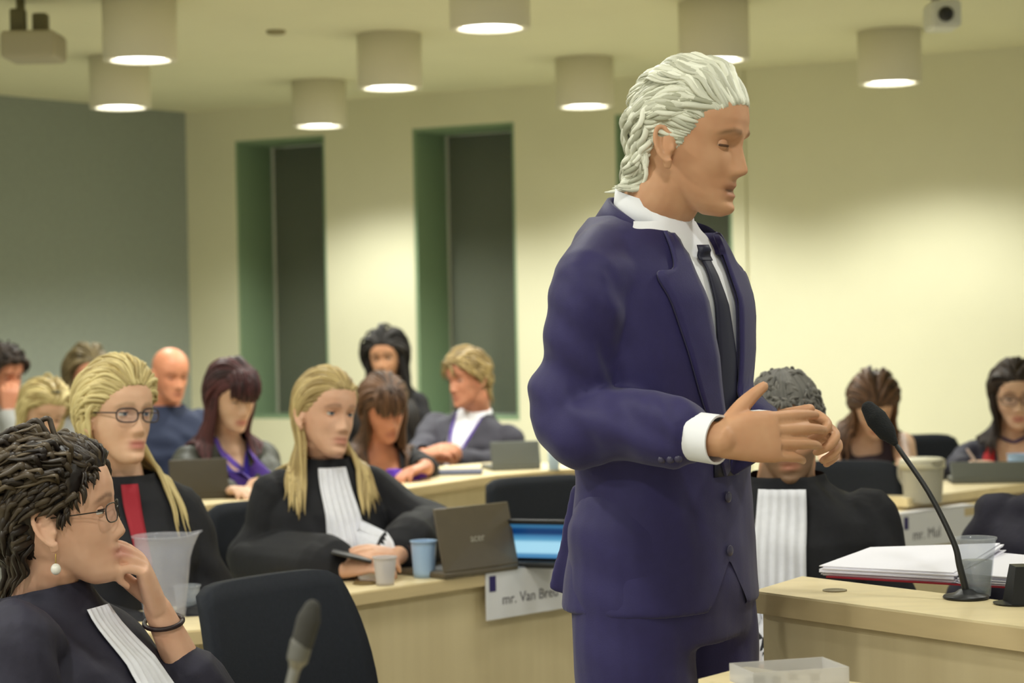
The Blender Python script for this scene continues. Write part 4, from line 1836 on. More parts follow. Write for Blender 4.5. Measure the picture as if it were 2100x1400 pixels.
H_SILVER = hair_mat('silver_blond_hair', lin(158, 158, 134), lin(255, 255, 238), .5)
H_DARK = hair_mat('dark_brown_hair', lin(30, 22, 19), lin(92, 78, 58), .42)
H_BLOND = hair_mat('blonde_hair', lin(150, 126, 74), lin(226, 208, 150), .42)
H_BLOND2 = hair_mat('dark_blonde_hair', lin(138, 114, 70), lin(216, 192, 134), .42)
H_RED = hair_mat('dark_auburn_hair', lin(36, 18, 20), lin(92, 50, 52), .5)
H_BROWN = hair_mat('brown_hair', lin(48, 32, 22), lin(112, 80, 56), .52)
H_BLACK = hair_mat('black_hair', lin(16, 13, 12), lin(40, 33, 28), .58)
H_SANDY = hair_mat('sandy_hair', lin(112, 92, 56), lin(172, 148, 96), .45)
H_GREY = hair_mat('cropped_grey_hair', lin(78, 76, 72), lin(132, 128, 122), .6)
H_DBR = hair_mat('black_brown_hair', lin(26, 18, 14), lin(64, 48, 36), .6)
H_ASH = hair_mat('ash_brown_hair', lin(84, 72, 46), lin(128, 112, 78), .5)


def hair_obj(p, mb, m, name='hair'):
    return mb.build(name, m, p.o, True, True)


def jabot(p, bvh, top=-.005, length=.36, w0=.030, w1=.058, x0=0, x1=0, amp=.004, m=26, n=33, off=.006):
    grid = [[(x0 + (x1 - x0) * (i / (m - 1)) + (-1 + 2 * j / (n - 1)) * (w0 + (w1 - w0) * (i / (m - 1)) ** .7), top - length * i / (m - 1)) for j in range(n)] for i in range(m)]
    wv = lambda u, v: amp * (.4 + u) * sin(v * 2 * pi * 5.5) + .004 * (1 - (2 * v - 1) ** 2)
    return p.add('white_bands', BEF, patch(bvh, p.cf, grid, off, .002, wv))


# ================================================================ the standing speaker
def standing_man():
    Hc = P(1417, 288, 3.48)
    Nb = P(1352, 470, 3.52)
    cf = Frame(Nb, 52)
    # right arm: elbow back, forearm level, hand held out; left hand meets its finger tips
    RS = P(1212, 588, 3.37)
    RE = P(1176, 858, 3.38)
    RW = P(1478, 902, 3.20)
    LS = P(1462, 600, 3.62)
    LE = P(1456, 870, 3.62)
    LW = P(1572, 890, 3.40)
    arms = {'R': dict(S=RS, E=RE, W=RW, d=P(1660, 892, 3.24) - RW, n=(.10, -.95, .22), curl=((8, 16, 12), (8, 18, 14), (10, 20, 16), (14, 24, 18)), spread=2.5, thumb=(46, 12, 8), sc=1.04, sleeve=.72),
            'L': dict(S=LS, E=LE, W=LW, d=(.85, -.35, .10), n=(.50, .62, .55), curl=((52, 58, 40), (50, 55, 40), (46, 52, 38), (40, 48, 36)), spread=3, thumb=(42, 20, 20), sc=1.0, sleeve=.70)}
    tab = [(.03, .062, .06, .06, -.012), (.0, .080, .068, .074, -.012), (-.022, .128, .078, .09, -.012), (-.05, .178, .088, .102, -.010), (-.078, .200, .10, .108, -.006),
           (-.13, .190, .112, .116, 0), (-.22, .184, .117, .118, .004), (-.32, .172, .115, .114, .004), (-.42, .166, .111, .116, .004), (-.52, .174, .115, .126, .002), (-.64, .182, .120, .136, 0)]
    p = Person('person', 'tall standing man with swept back silver hair in navy suit, hands meeting before him', Hc, 62, 10, 0, 1.01, cyaw=52, neck=Nb, fem=0, skin=S_MAN, tab=tab, voxel=.0031, arms=arms, sw=.19, stand=True,
               face=dict(nose=1.12, brow=1.5, open=.006, chin=1.35, browk=.75, lipk=.6))
    p.eyes(IRIS_D, LASHM, S_MAN, up=-7, low=-14, gaze=(0, 25), lashw=.0021)
    # trousers
    Rt, Fw = cf.d((1, 0, 0)), cf.d((0, 1, 0))
    parts, feet = [], []
    for s, st in ((1, 0), (-1, .03)):
        h = cf.w((s * .094, -.005, -.62))
        k = np.array([h[0], h[1], .52]) + Fw * (.02 + st) + Rt * s * .01
        a = np.array([h[0], h[1], .06]) + Fw * st + Rt * s * .015
        parts.append(limb([h + [0, 0, .12], h, h * .5 + k * .5, k, k * .5 + a * .5, a], [.105, .108, .097, .083, .078, .076], 4, 20))
        feet.append(a)
    parts.append(loft(torso_rings([(-.50, .168, .122, .118, 0), (-.60, .180, .128, .132, 0), (-.70, .176, .12, .125, 0)], cf)))
    V, F, N = remesh(parts, .007, 4, folds(4, .0040, 56, (.4, .2, 1)))
    link_mesh('trousers', V, F, NAVY, p.o)
    for a in feet:
        V, F, N = remesh(shoe_parts(a, Fw), .006, 2)
        link_mesh('shoe', V, F, SHOE, p.o)
    # shirt body
    sh, bs = p.garment('shirt', SHIRT, grow=.004, sleeves=False, voxel=.006, cut=lambda x, y, z: (z > .012) | (z < -.52))
    # jacket
    jt = [(.040, .074, .05, .086, -.016), (.020, .106, .062, .100, -.014), (-.005, .146, .076, .108, -.012), (-.035, .174, .090, .112, -.010), (-.075, .192, .102, .114, -.006),
          (-.12, .194, .116, .120, 0), (-.22, .190, .122, .124, .004), (-.32, .178, .120, .120, .004), (-.42, .174, .116, .122, .004), (-.52, .182, .120, .134, .002), (-.60, .190, .124, .146, 0), (-.645, .194, .126, .152, 0)]
    vx = []
    fold1 = folds(11, .0062, 58, (.7, .2, .8))
    fold2 = folds(12, .0034, 100, (.9, .2, .6))

    def fold(V, N):
        L = cf.l(V)
        arm = np.clip((L[:, 0] - .17) / .05, 0, 1)
        up = np.clip((-.05 - L[:, 2]) / .08, 0, 1)
        return (fold1(V, N) * (.35 + .9 * arm) + fold2(V, N) * (.3 + arm)) * up * np.clip((L[:, 2] + .64) / .12, .15, 1)
    # flaring back vent flap
    q = [P(x, y, 3.52) for x, y in ((1200, 985), (1172, 1000), (1150, 1110), (1124, 1214), (1180, 1230), (1230, 1228))]
    q = np.array([[a[0], a[2]] for a in q])
    fV, fF = prism(q, 0, .016)
    flap = (np.column_stack([fV[:, 0], 3.50 + fV[:, 2] + (fV[:, 0] - .25) * -.25, fV[:, 1]]), fF)

    def vee(x, y, z):
        wv = np.interp(-z, [-.05, .0, .10, .20, .30, .405], [.060, .060, .052, .036, .018, .0])
        return ((y > .0) & (np.abs(x) < wv) & (z > -.405)) | (z > .022 - .35 * np.clip(y + .02, 0, 1)) | ((y > .03) & (z > -.004)) | ((y > .02) & (z < -.56) & (np.abs(x + .0) < (-.56 - z) * .75))
    jk, bj = p.garment('suit_jacket', NAVY, grow=.006, tab=jt, srad=(.068, .070, .056), voxel=.0048, fold=fold, cut=vee, sleeve_end=.86, extra=[flap, limb([cf.w((.075, -.02, -.050)), cf.w((.12, -.02, -.058)), RS], [.062, .070, .069], 6, 20), ellipsoid(RS * .72 + cf.w((.06, -.01, -.08)) * .28, (.072, .076, .070)), ellipsoid(RS * .42 + cf.w((.06, -.02, -.07)) * .58, (.078, .080, .064)), ellipsoid(LS * .62 + cf.w((-.06, -.01, -.09)) * .38, (.07, .07, .064))], smooth=14)
    # lapels and collar
    for s in (1, -1):
        inner = [(s * .058, .010), (s * .055, -.08), (s * .040, -.19), (s * .019, -.31), (s * .000, -.41)]
        outer = [(s * .088, -.004), (s * .112, -.085), (s * .104, -.16), (s * .062, -.30), (s * .016, -.415)]
        notch = [(s * .086, -.010), (s * .100, -.068), (s * .136, -.078), (s * .126, -.13), (s * .082, -.27), (s * .014, -.42)]
        g = strip_grid(inner, notch, 26, 7)
        if s < 0:
            g = [r[::-1] for r in g]
        p.add('lapel', NAVY, patch(bj, cf, g, .003, .0055, lambda u, v: .0015))
    # jacket collar: a band round the back of the neck
    ring = []
    for a in np.radians(np.linspace(-118, 118, 33)):
        lo, hi = [], []
        b = abs(a) / math.radians(118)
        for k, (rx, ry, dz) in enumerate(((.066, .069, .016), (.073, .077, .018), (.104, .106, -.028), (.098, .100, -.034))):
            z = .042 - .058 * b ** 2.0 + dz * (1 - .25 * b)
            fx = 1.0 + .04 * b
            ring.append(cf.w((rx * fx * sin(a), -.016 - ry * cos(a), z)))
    V = np.array(ring)
    F = []
    for i in range(32):
        for k in range(4):
            F.append((i * 4 + k, i * 4 + (k + 1) % 4, (i + 1) * 4 + (k + 1) % 4, (i + 1) * 4 + k))
    F += [(3, 2, 1, 0), (128, 129, 130, 131)]
    p.add('jacket_collar', NAVY, (V, F))
    # shirt collar
    ring = []
    for a in np.radians(np.linspace(-168, 168, 49)):
        b = abs(a) / math.radians(168)
        pt = max(0, (b - .72) / .28)
        for rx, ry, dz in ((.0625, .0635, .026), (.0655, .0665, .028), (.0700 + .012 * pt, .072 + .006 * pt, -.016 - .034 * pt), (.0670 + .012 * pt, .069 + .006 * pt, -.018 - .034 * pt)):
            z = .050 - .058 * b ** 1.5 + dz
            ring.append(cf.w((rx * sin(a), -.010 - ry * cos(a), z)))
    V = np.array(ring)
    F = []
    for i in range(48):
        for k in range(4):
            F.append((i * 4 + k, i * 4 + (k + 1) % 4, (i + 1) * 4 + (k + 1) % 4, (i + 1) * 4 + k))
    F += [(3, 2, 1, 0), (192, 193, 194, 195)]
    p.add('shirt_collar', SHIRT, (V, F))
    # tie
    g = strip_grid([(-.014, -.030), (-.019, -.055), (-.012, -.066), (-.022, -.16), (-.034, -.30), (-.038, -.42)], [(.014, -.030), (.019, -.055), (.012, -.066), (.022, -.16), (.034, -.30), (.038, -.42)], 30, 7)
    kn = lambda u, v: (.016 if u < .07 else .010 if u < .12 else .004) * (1 - .6 * (2 * v - 1) ** 2) + .002
    p.add('necktie', TIE, patch(bs, cf, g, .003, .004, kn))
    # buttons
    for z in (-.455, -.545):
        h = project(bj, cf, .004, z, .004)
        if h is not None:
            V, F = ellipsoid((0, 0, 0), (.0095, .003, .0095))
            p.add('button', BUTTON, (V @ cf.B + h, F))
    a = p.arms['R']
    # cuffs: short white sleeve ends
    for k in 'RL':
        a = p.arms[k]
        d = nrm(a['W'] - a['E'])
        c0, c1 = a['W'] - d * .060, a['W'] - d * .004
        V1, F1 = tube([c0, c1], [.039, .0395], 28, False)
        V2, F2 = tube([c0, c1], [.0355, .036], 28, False)
        mb = MB()
        mb.add(V1[:56], ring_faces(2, 28))
        mb.add(V2[:56], [tuple(reversed(f)) for f in ring_faces(2, 28)])
        e1, e2 = V1[28:56], V2[28:56]
        mb.add(np.concatenate([e1, e2]), ring_faces(2, 28))
        mb.build('shirt_cuff', SHIRT, p.o)
    # sleeve buttons
    a = p.arms['R']
    d = nrm(a['W'] - a['E'])
    for i in range(3):
        c = a['E'] + (a['W'] - a['E']) * (.60 + .055 * i) + np.array([0, -.045, -.040])
        h = bj.find_nearest(Vector(c))
        V, F = ellipsoid(np.array(h[0]), (.0065, .0045, .0065), None, 12, 8)
        p.add('sleeve_button', BUTTON, (V, F))
    # hair: silver, swept back in waves, flicking out at the nape
    rg = np.random.RandomState(21)
    mb = MB()
    ln = [(0, .070), (22, .066), (40, .054), (58, .040), (70, .004), (78, -.020), (86, .006), (100, .014), (112, -.030), (135, -.075), (180, -.090)]
    hair_cap(mb, p.hf, ln, .004, 0, .25, .002, 3)
    hf = p.hf
    crown = lambda r: (r.uniform(.05, .118), math.radians(r.uniform(20, 180)) * r.choice((-1, 1)))
    back = lambda r: (r.uniform(-.02, .06), math.radians(r.uniform(105, 180)) * r.choice((-1, 1)))
    nape = lambda r: (r.uniform(-.090, -.02), math.radians(r.uniform(108, 180)) * r.choice((-1, 1)))
    locks(mb, hf, rg, 230, crown, lambda q, r: (q[0] * 1.2 + r.normal() * .10, -1, -.1), (.12, .17), r=.0048, g=.05, gvec=(0, -.35, -.95), margin=(.006, .012), wave=.004, wl=.085, line=ln, tint=(.1, .8), steps=18)
    locks(mb, hf, rg, 240, zone_edge(0, 48, ln, .012), lambda q, r: (q[0] * 1.0 + r.normal() * .07, -1, .5), (.19, .28), r=.0050, g=.02, gvec=(0, -.5, -.85), margin=(.008, .018), wave=.008, wl=.085, line=ln, tint=(.3, 1), lift=.6, steps=24, hug=.6)
    locks(mb, hf, rg, 200, zone_edge(44, 80, ln, .016), lambda q, r: (np.sign(q[0]) * .2, -1, .30 + r.normal() * .10), (.13, .19), r=.0046, g=.06, gvec=(0, -.45, -.9), margin=(.004, .010), wave=.007, wl=.080, line=ln, tint=(0, .7), lift=.15, steps=22)
    locks(mb, hf, rg, 200, back, lambda q, r: (q[0] * 1.5 + r.normal() * .2, -.5, -.8), (.07, .12), r=.0052, g=.06, gvec=(0, -.5, -.85), margin=(.008, .018), wave=.008, wl=.07, line=ln, tint=(.05, .9), steps=16, hug=.5)
    locks(mb, hf, rg, 170, nape, lambda q, r: (q[0] * 2.5 + r.normal() * .2, -.7, -.75), (.045, .075), r=.0050, g=.10, gvec=(0, -1, -.1), margin=(.008, .020), wave=.005, wl=.06, line=ln, tint=(.05, .9), steps=10, hug=.15)
    hair_obj(p, mb, H_SILVER)
    return p


standing_man()


# ================================================================ seated people
def robe_person(label, Hc, yaw, pitch, roll, skin_, hairfn, cyaw, neck=None, fem=1, voxel=.004, arms=None, face=None, hs=1.0, robe=ROBE, iris=IRIS_D, bands=True, seed=1, cpitch=4, glasses=False, up=16, low=-19, bandw=(.030, .060), bandlen=.36, bandx=(0, 0), lash=LASH, gaze=(0, 0), eyes=True, srad=(.068, .078, .080), fold_amp=.006, sleeve_end=.90, sw=None, bandtop=-.005):
    p = Person('person', label, Hc, yaw, pitch, roll, hs, cyaw=cyaw, neck=neck, fem=fem, skin=skin_, voxel=voxel, arms=arms, face=face, cpitch=cpitch, sw=sw)
    if eyes:
        p.eyes(iris, lash, skin_, up, low, gaze)
    p.lower(TROUSER, SHOE)
    o, b = p.garment('robe', robe, grow=.020, srad=srad, fold=folds(seed, fold_amp * 1.5, 58, (.8, .6, .35)), cut=lambda x, y, z: z > .018, sleeve_end=sleeve_end)
    if bands:
        jabot(p, b, bandtop, bandlen, bandw[0], bandw[1], bandx[0], bandx[1])
    mb = MB()
    rg = np.random.RandomState(seed + 40)
    m = hairfn(p, mb, rg, b)
    hair_obj(p, mb, m)
    if glasses:
        p.glasses(FRAME, LENS)
    return p, b


# ---- front left: short dark hair, pearl earring, hand at her mouth
def hair_short_dark(p, mb, rg, b):
    ln = [(0, .074), (25, .070), (45, .056), (60, .030), (74, -.004), (82, .010), (98, .006), (110, -.040), (135, -.085), (180, -.095)]
    hair_cap(mb, p.hf, ln, .012, 1, .1, .003, 5)
    hf = p.hf
    top = lambda r: (r.uniform(.05, .118), math.radians(r.uniform(58, 180)) * r.choice((-1, 1)))
    side = lambda r: (r.uniform(-.05, .07), math.radians(r.uniform(106, 180)) * r.choice((-1, 1)))
    tmp = lambda r: (r.uniform(.022, .07), math.radians(r.uniform(60, 108)) * r.choice((-1, 1)))
    fr = lambda r: (r.uniform(.066, .112), math.radians(r.uniform(-66, 66)))
    locks(mb, hf, rg, 150, tmp, lambda q, r: (np.sign(q[0]) * .2, -.8 + r.normal() * .2, -.15), (.04, .07), r=.0050, g=.04, gvec=(0, -.7, -.7), margin=(.012, .026), wave=.002, wl=.08, fem=1, line=ln, tint=(0, .6), lift=.2, hug=.55)
    locks(mb, hf, rg, 380, top, lambda q, r: (q[0] * 2 + r.normal() * .3, -.75 + r.normal() * .25, .35), (.06, .12), r=.0052, g=.06, gvec=(0, -.6, -.7), margin=(.022, .044), wave=.003, wl=.09, fem=1, line=ln, tint=(0, .95), lift=.45, curl=.05, hug=.55)
    locks(mb, hf, rg, 320, side, lambda q, r: (np.sign(q[0]) * .2, -.75 + r.normal() * .25, -.5), (.05, .10), r=.0052, g=.10, gvec=(0, -.3, -1), margin=(.014, .034), wave=.003, wl=.08, fem=1, line=ln, tint=(0, .6), lift=.25, curl=.04, hug=.55)
    locks(mb, hf, rg, 170, fr, lambda q, r: (q[0] * 3 + r.normal() * .4, -.9, .4), (.04, .065), r=.0050, g=.05, gvec=(0, -.8, -.5), margin=(.008, .018), wave=.003, wl=.07, fem=1, line=ln, tint=(0, .6), lift=.25, curl=.06, hug=.6)
    locks(mb, hf, rg, 60, zone_edge(30, 74, ln), lambda q, r: (q[0] * 3 + r.normal() * .4, -.6, .1), (.02, .04), r=.0045, g=.2, gvec=(0, .1, -1), margin=(.008, .018), wave=.003, wl=.05, fem=1, line=ln, tint=(0, .5), lift=.4, curl=.06, hug=.4)
    return H_DARK


HB = P(122, 1058, 3.45)
Wb = P(322, 1246, 3.52)
armsB = {'L': dict(S=P(128, 1330, 3.68), E=P(462, 1545, 3.60), W=Wb, d=P(284, 1140, 3.48) - Wb, n=(.80, .10, .35), curl=((38, 95, 60), (42, 95, 60), (48, 92, 60), (54, 90, 60)), spread=2, thumb=(30, 35, 25), sc=1.0, sleeve=.50),
         'R': dict(S=P(24, 1330, 3.27), E=P(60, 1620, 3.20), W=P(260, 1700, 3.30), n=(0, 0, 1))}
NB = P(105, 1226, 3.47)
pB, bB = robe_person('woman in front with short dark hair, pearl earring and hand at mouth', HB, 93, -7, 0, S_FAIR, hair_short_dark, 72, neck=NB, voxel=.0034, arms=armsB, robe=ROBE2, seed=3, hs=1.02, cpitch=-12,
                     bandw=(.038, .072), bandlen=.42, bandx=(-.012, -.01), up=14, low=-16, srad=(.072, .074, .066), fold_amp=.005, bandtop=-.03, face=dict(browk=.7, lipk=.6))
# pearl on a small hook
e = pB.hf.w((.0825, -.001, -.066))
V, F = ellipsoid(e - np.array([0, .004, .012]), (.0085, .0085, .0095))
eo = pB.add('earring', PEARL, (V, F))
mb = MB()
mb.add(*tube([e + [0, -.002, .012], e + [0, -.004, .002], e + [0, -.004, -.004]], .0011, 6))
mb.build('hook', mat('gold', lin(190, 160, 90), .3, metal=1), eo)
# thin half rim glasses
pB.glasses(mat('thin_dark_metal', lin(52, 48, 44), .3, metal=.5), LENS, w=.0255, h=.0155, thick=.0011, z=-.004)
# bracelet
a = pB.arms['L']
d = nrm(a['E'] - a['W'])
c = a['W'] + d * .028
t1 = nrm(np.cross(d, (0, 1, .3)))
t2 = np.cross(d, t1)
loop = [c + .0315 * (cos(x) * t1 + sin(x) * t2) + d * .010 * cos(x) for x in np.linspace(0, 2 * pi, 25)]
pB.add('bracelet', mat('dark_bracelet', lin(38, 22, 24), .4), tube(loop, .0042, 10, False, None, 1.0))


# ---- blonde woman with glasses
def hair_blonde_tied(p, mb, rg, b):
    ln = [(0, .070), (22, .066), (40, .050), (60, .022), (76, -.010), (84, .0), (100, .0), (115, -.05), (140, -.085), (180, -.095)]
    hair_cap(mb, p.hf, ln, .006, 1, .4, .001, 7)
    hf = p.hf
    fr = lambda r: (r.uniform(.05, .116), math.radians(r.uniform(-70, 70)))
    bk = lambda r: (r.uniform(-.06, .11), math.radians(r.uniform(70, 180)) * r.choice((-1, 1)))
    lng = lambda r: (r.uniform(-.05, .06), math.radians(r.uniform(88, 150)) * r.choice((-1, 1)))
    locks(mb, hf, rg, 190, zone_edge(0, 85, ln), lambda q, r: ((q[0] - .012) * 10, -.9, .45), (.12, .18), r=.0046, g=.10, gvec=(0, -.5, -1), margin=(.010, .026), fem=1, line=ln, tint=(.2, 1), lift=.35)
    locks(mb, hf, rg, 210, fr, lambda q, r: ((q[0] - .012) * 16, -.75, .35), (.13, .2), r=.0052, g=.12, gvec=(0, -.35, -1), margin=(.012, .026), wave=.002, wl=.1, fem=1, line=ln, tint=(.2, 1), lift=.3)
    locks(mb, hf, rg, 150, bk, lambda q, r: (np.sign(q[0]) * .3, -.5, -.8), (.10, .2), r=.0060, g=.15, margin=(.012, .022), wave=.003, wl=.1, fem=1, bvh=b, line=ln, tint=(.1, .9))
    locks(mb, hf, rg, 110, lng, lambda q, r: (np.sign(q[0]) * .35, .05, -1), (.26, .33), r=.0058, g=.2, gvec=(0, .10, -1), margin=(.010, .022), wave=.003, wl=.12, fem=1, bvh=b, line=ln, tint=(.1, .95))
    return H_BLOND


HCp = P(240, 850, 4.95)
pC, bC = robe_person('blonde woman with dark rimmed glasses and black robe, seated behind front woman', HCp, 46, -2, -3, S_FAIR2, hair_blonde_tied, 32, neck=P(252, 985, 4.98), seed=5, hs=1.0, iris=IRIS_B, up=18, low=-19, bands=False,
                     face=dict(browk=.5, lipk=.85))
pC.glasses(FRAME, LENS, w=.027, h=.0165, thick=.0019)
grid = strip_grid([(-.012, .0), (-.014, -.20)], [(.030, .0), (.022, -.20)], 10, 5)
pC.add('red_collar', mat('red_cloth', lin(150, 24, 40), .7), patch(bC, pC.cf, grid, .003, .003))


# ---- blonde lawyer in the middle
def hair_blonde_long(p, mb, rg, b):
    ln = [(0, .070), (22, .066), (40, .054), (58, .030), (74, .002), (84, .012), (98, .010), (112, -.035), (138, -.085), (180, -.095)]
    hair_cap(mb, p.hf, ln, .004, 1, .4, .001, 8)
    hf = p.hf
    fr = lambda r: (r.uniform(.06, .118), math.radians(r.uniform(-75, 75)))
    bk = lambda r: (r.uniform(-.06, .11), math.radians(r.uniform(80, 180)) * r.choice((-1, 1)))
    sd = lambda r: (r.uniform(-.03, .05), math.radians(r.uniform(92, 140)) * r.choice((-1, 1)))
    locks(mb, hf, rg, 130, zone_edge(0, 85, ln), lambda q, r: ((q[0] + .004) * 14, -.85, .1), (.12, .2), r=.0042, g=.12, gvec=(0, -.35, -1), margin=(.004, .010), fem=1, line=ln, tint=(.1, .9), lift=.05)
    locks(mb, hf, rg, 240, fr, lambda q, r: ((q[0] + .004) * 20, -.70, .15), (.15, .22), r=.0052, g=.13, gvec=(0, -.30, -1), margin=(.006, .013), wave=.001, wl=.1, fem=1, line=ln, tint=(.1, .9), lift=.05)
    locks(mb, hf, rg, 170, bk, lambda q, r: (np.sign(q[0]) * .35, -.4, -.9), (.24, .34), r=.0055, g=.16, margin=(.008, .016), wave=.002, wl=.14, fem=1, bvh=b, line=ln, tint=(.05, .8))
    locks(mb, hf, rg, 170, sd, lambda q, r: (np.sign(q[0]) * .30, .0, -1), (.24, .31), r=.0055, g=.2, gvec=(0, .16, -1), margin=(.007, .018), wave=.003, wl=.13, fem=1, bvh=b, line=ln, tint=(.1, 1))
    return H_BLOND2


HD = P(668, 848, 5.74)
RWd = P(720, 1166, 5.46)
LWd = P(812, 1150, 5.52)
armsD = {'R': dict(E=P(528, 1150, 5.72), W=P(702, 1168, 5.36), d=P(772, 1150, 5.33) - P(702, 1168, 5.36), n=(-.1, -.6, .75), curl=((20, 38, 30), (24, 42, 32), (26, 44, 34), (30, 46, 36)), spread=2, thumb=(30, 20, 20), sleeve=.84),
         'L': dict(E=P(884, 1092, 5.74), W=P(812, 1142, 5.45), d=P(745, 1128, 5.37) - P(812, 1142, 5.45), n=(.1, -.45, .85), curl=((22, 36, 28), (24, 40, 30), (26, 42, 32), (28, 44, 32)), spread=2, thumb=(34, 20, 20), sleeve=.66)}
pD, bD = robe_person('blonde lawyer in black robe with white bands, hands clasped on desk beside laptop', HD, 40, 0, -7, S_FAIR, hair_blonde_long, 24, neck=P(668, 950, 5.78), seed=9, iris=IRIS_B, arms=armsD, up=17, low=-19, voxel=.0038, bandw=(.040, .060), bandlen=.255, cpitch=2, bandx=(.004, -.01), gaze=(10, 0), srad=(.068, .085, .088),
                     face=dict(browk=.45, lipk=.6))
a = pD.arms['L']
d = nrm(a['E'] - a['W'])
c = a['W'] + d * .035
t1 = nrm(np.cross(d, (0, 1, .3)))
t2 = np.cross(d, t1)
pD.add('wristwatch', mat('dark_strap', lin(58, 36, 34), .5), tube([c + .033 * (cos(x) * t1 + sin(x) * t2) for x in np.linspace(0, 2 * pi, 25)], .0065, 10, False, None, 1))
# phone under her fingers
q = P(722, 1140, 5.33)
mb = MB()
mb.box((-.055, -.03, -.004), (.055, .03, .004), bev=.004)
V, F = mb.arrays()
R_ = np.array([[cos(.25), 0, sin(.25)], [0, 1, 0], [-sin(.25), 0, cos(.25)]])
mb2 = MB()
mb2.add(V @ R_.T + q, F)
tag(mb2.build('mobile_phone', M_PLASTIC), 'black mobile phone held in the blonde lawyer\'s hands', 'phone')


# ---- bearded lawyer behind the speaker's hands
def hair_crop(p, mb, rg, b):
    ln = [(0, .060), (25, .060), (42, .058), (56, .040), (70, .000), (80, -.020), (90, .010), (100, .012), (112, -.035), (135, -.075), (180, -.085)]
    hair_cap(mb, p.hf, ln, .0065, 0, .4, .001, 9)
    locks(mb, p.hf, rg, 420, lambda r: (r.uniform(-.07, .118), math.radians(r.uniform(-180, 180))), lambda q, r: (q[0] * 3 + r.normal() * .3, .25 + r.normal() * .3, .1), (.018, .03), r=.0042, g=.15, margin=(.007, .011), line=ln, tint=(.1, 1), lift=.25, steps=5)
    return H_GREY


HM = P(1612, 874, 4.6)
pM, bM = robe_person('bearded lawyer with cropped grey hair, face hidden behind speaker\'s hands, white bands', HM, -6, 6, 4, S_BEARD, hair_crop, -14, neck=P(1612, 988, 4.60), fem=0, seed=13, voxel=.004, hs=1.02, face=dict(beard=.85, browk=.8, nose=1.1, chin=1.3), bandw=(.052, .062), bandlen=.42, bandx=(-.0, .004), cpitch=3, up=12, low=-17)


# ---- right edge: shoulder of a robed person
def hair_plain(p, mb, rg, b):
    ln = LINE
    hair_cap(mb, p.hf, ln, .014, 0, .2, .002, 2)
    locks(mb, p.hf, rg, 120, lambda r: (r.uniform(-.06, .118), math.radians(r.uniform(-180, 180))), lambda q, r: (q[0] * 3, -.6, -.2), (.04, .07), r=.006, g=.12, margin=(.008, .016), line=ln, tint=(0, .8))
    return H_DBR


pP, bP = robe_person('person in charcoal robe at right edge, only one shoulder inside the photo', P(2240, 845, 4.75), -35, 5, 0, S_FAIR, hair_plain, -28, neck=P(2200, 1000, 4.78), fem=0, seed=17, voxel=.006, robe=ROBE2, bands=True, fold_amp=.009)


# ---------------------------------------------------------------- the rows behind
def casual(label, Hc, yaw, pitch, roll, skin_, hairfn, cyaw, top_mat, neck=None, fem=1, hs=1.0, arms=None, face=None, cut=None, under=None, seed=1, cpitch=3, up=14, low=-18, srad=None, iris=IRIS_D, voxel=.0055, fold_amp=.005, name='jacket', grow=.014, tabx=None, gaze=(0, 0), sleeve_end=.92, croll=0, arm_r=1.0):
    p = Person('person', label, Hc, yaw, pitch, roll, hs, cyaw=cyaw, neck=neck, fem=fem, skin=skin_, voxel=voxel, arms=arms, face=face, cpitch=cpitch, croll=croll, arm_r=arm_r)
    p.eyes(iris, LASH, skin_, up, low, gaze)
    p.lower(TROUSER, SHOE)
    if under:
        um, ucut = under
        p.garment('shirt', um, grow=.002, sleeves=False, cut=ucut, voxel=.008)
    c2 = (lambda x, y, z: (z > .012) | cut(x, y, z)) if cut else (lambda x, y, z: z > .012)
    o, b = p.garment(name, top_mat, grow=grow, srad=srad or ((.060, .056, .046) if fem else (.070, .064, .052)), fold=folds(seed, fold_amp * 1.3, 60, (.5, .3, .9)), cut=c2, voxel=.0075, sleeve_end=sleeve_end)
    if hairfn:
        mb = MB()
        m = hairfn(p, mb, np.random.RandomState(seed + 70), b)
        hair_obj(p, mb, m)
    return p, b


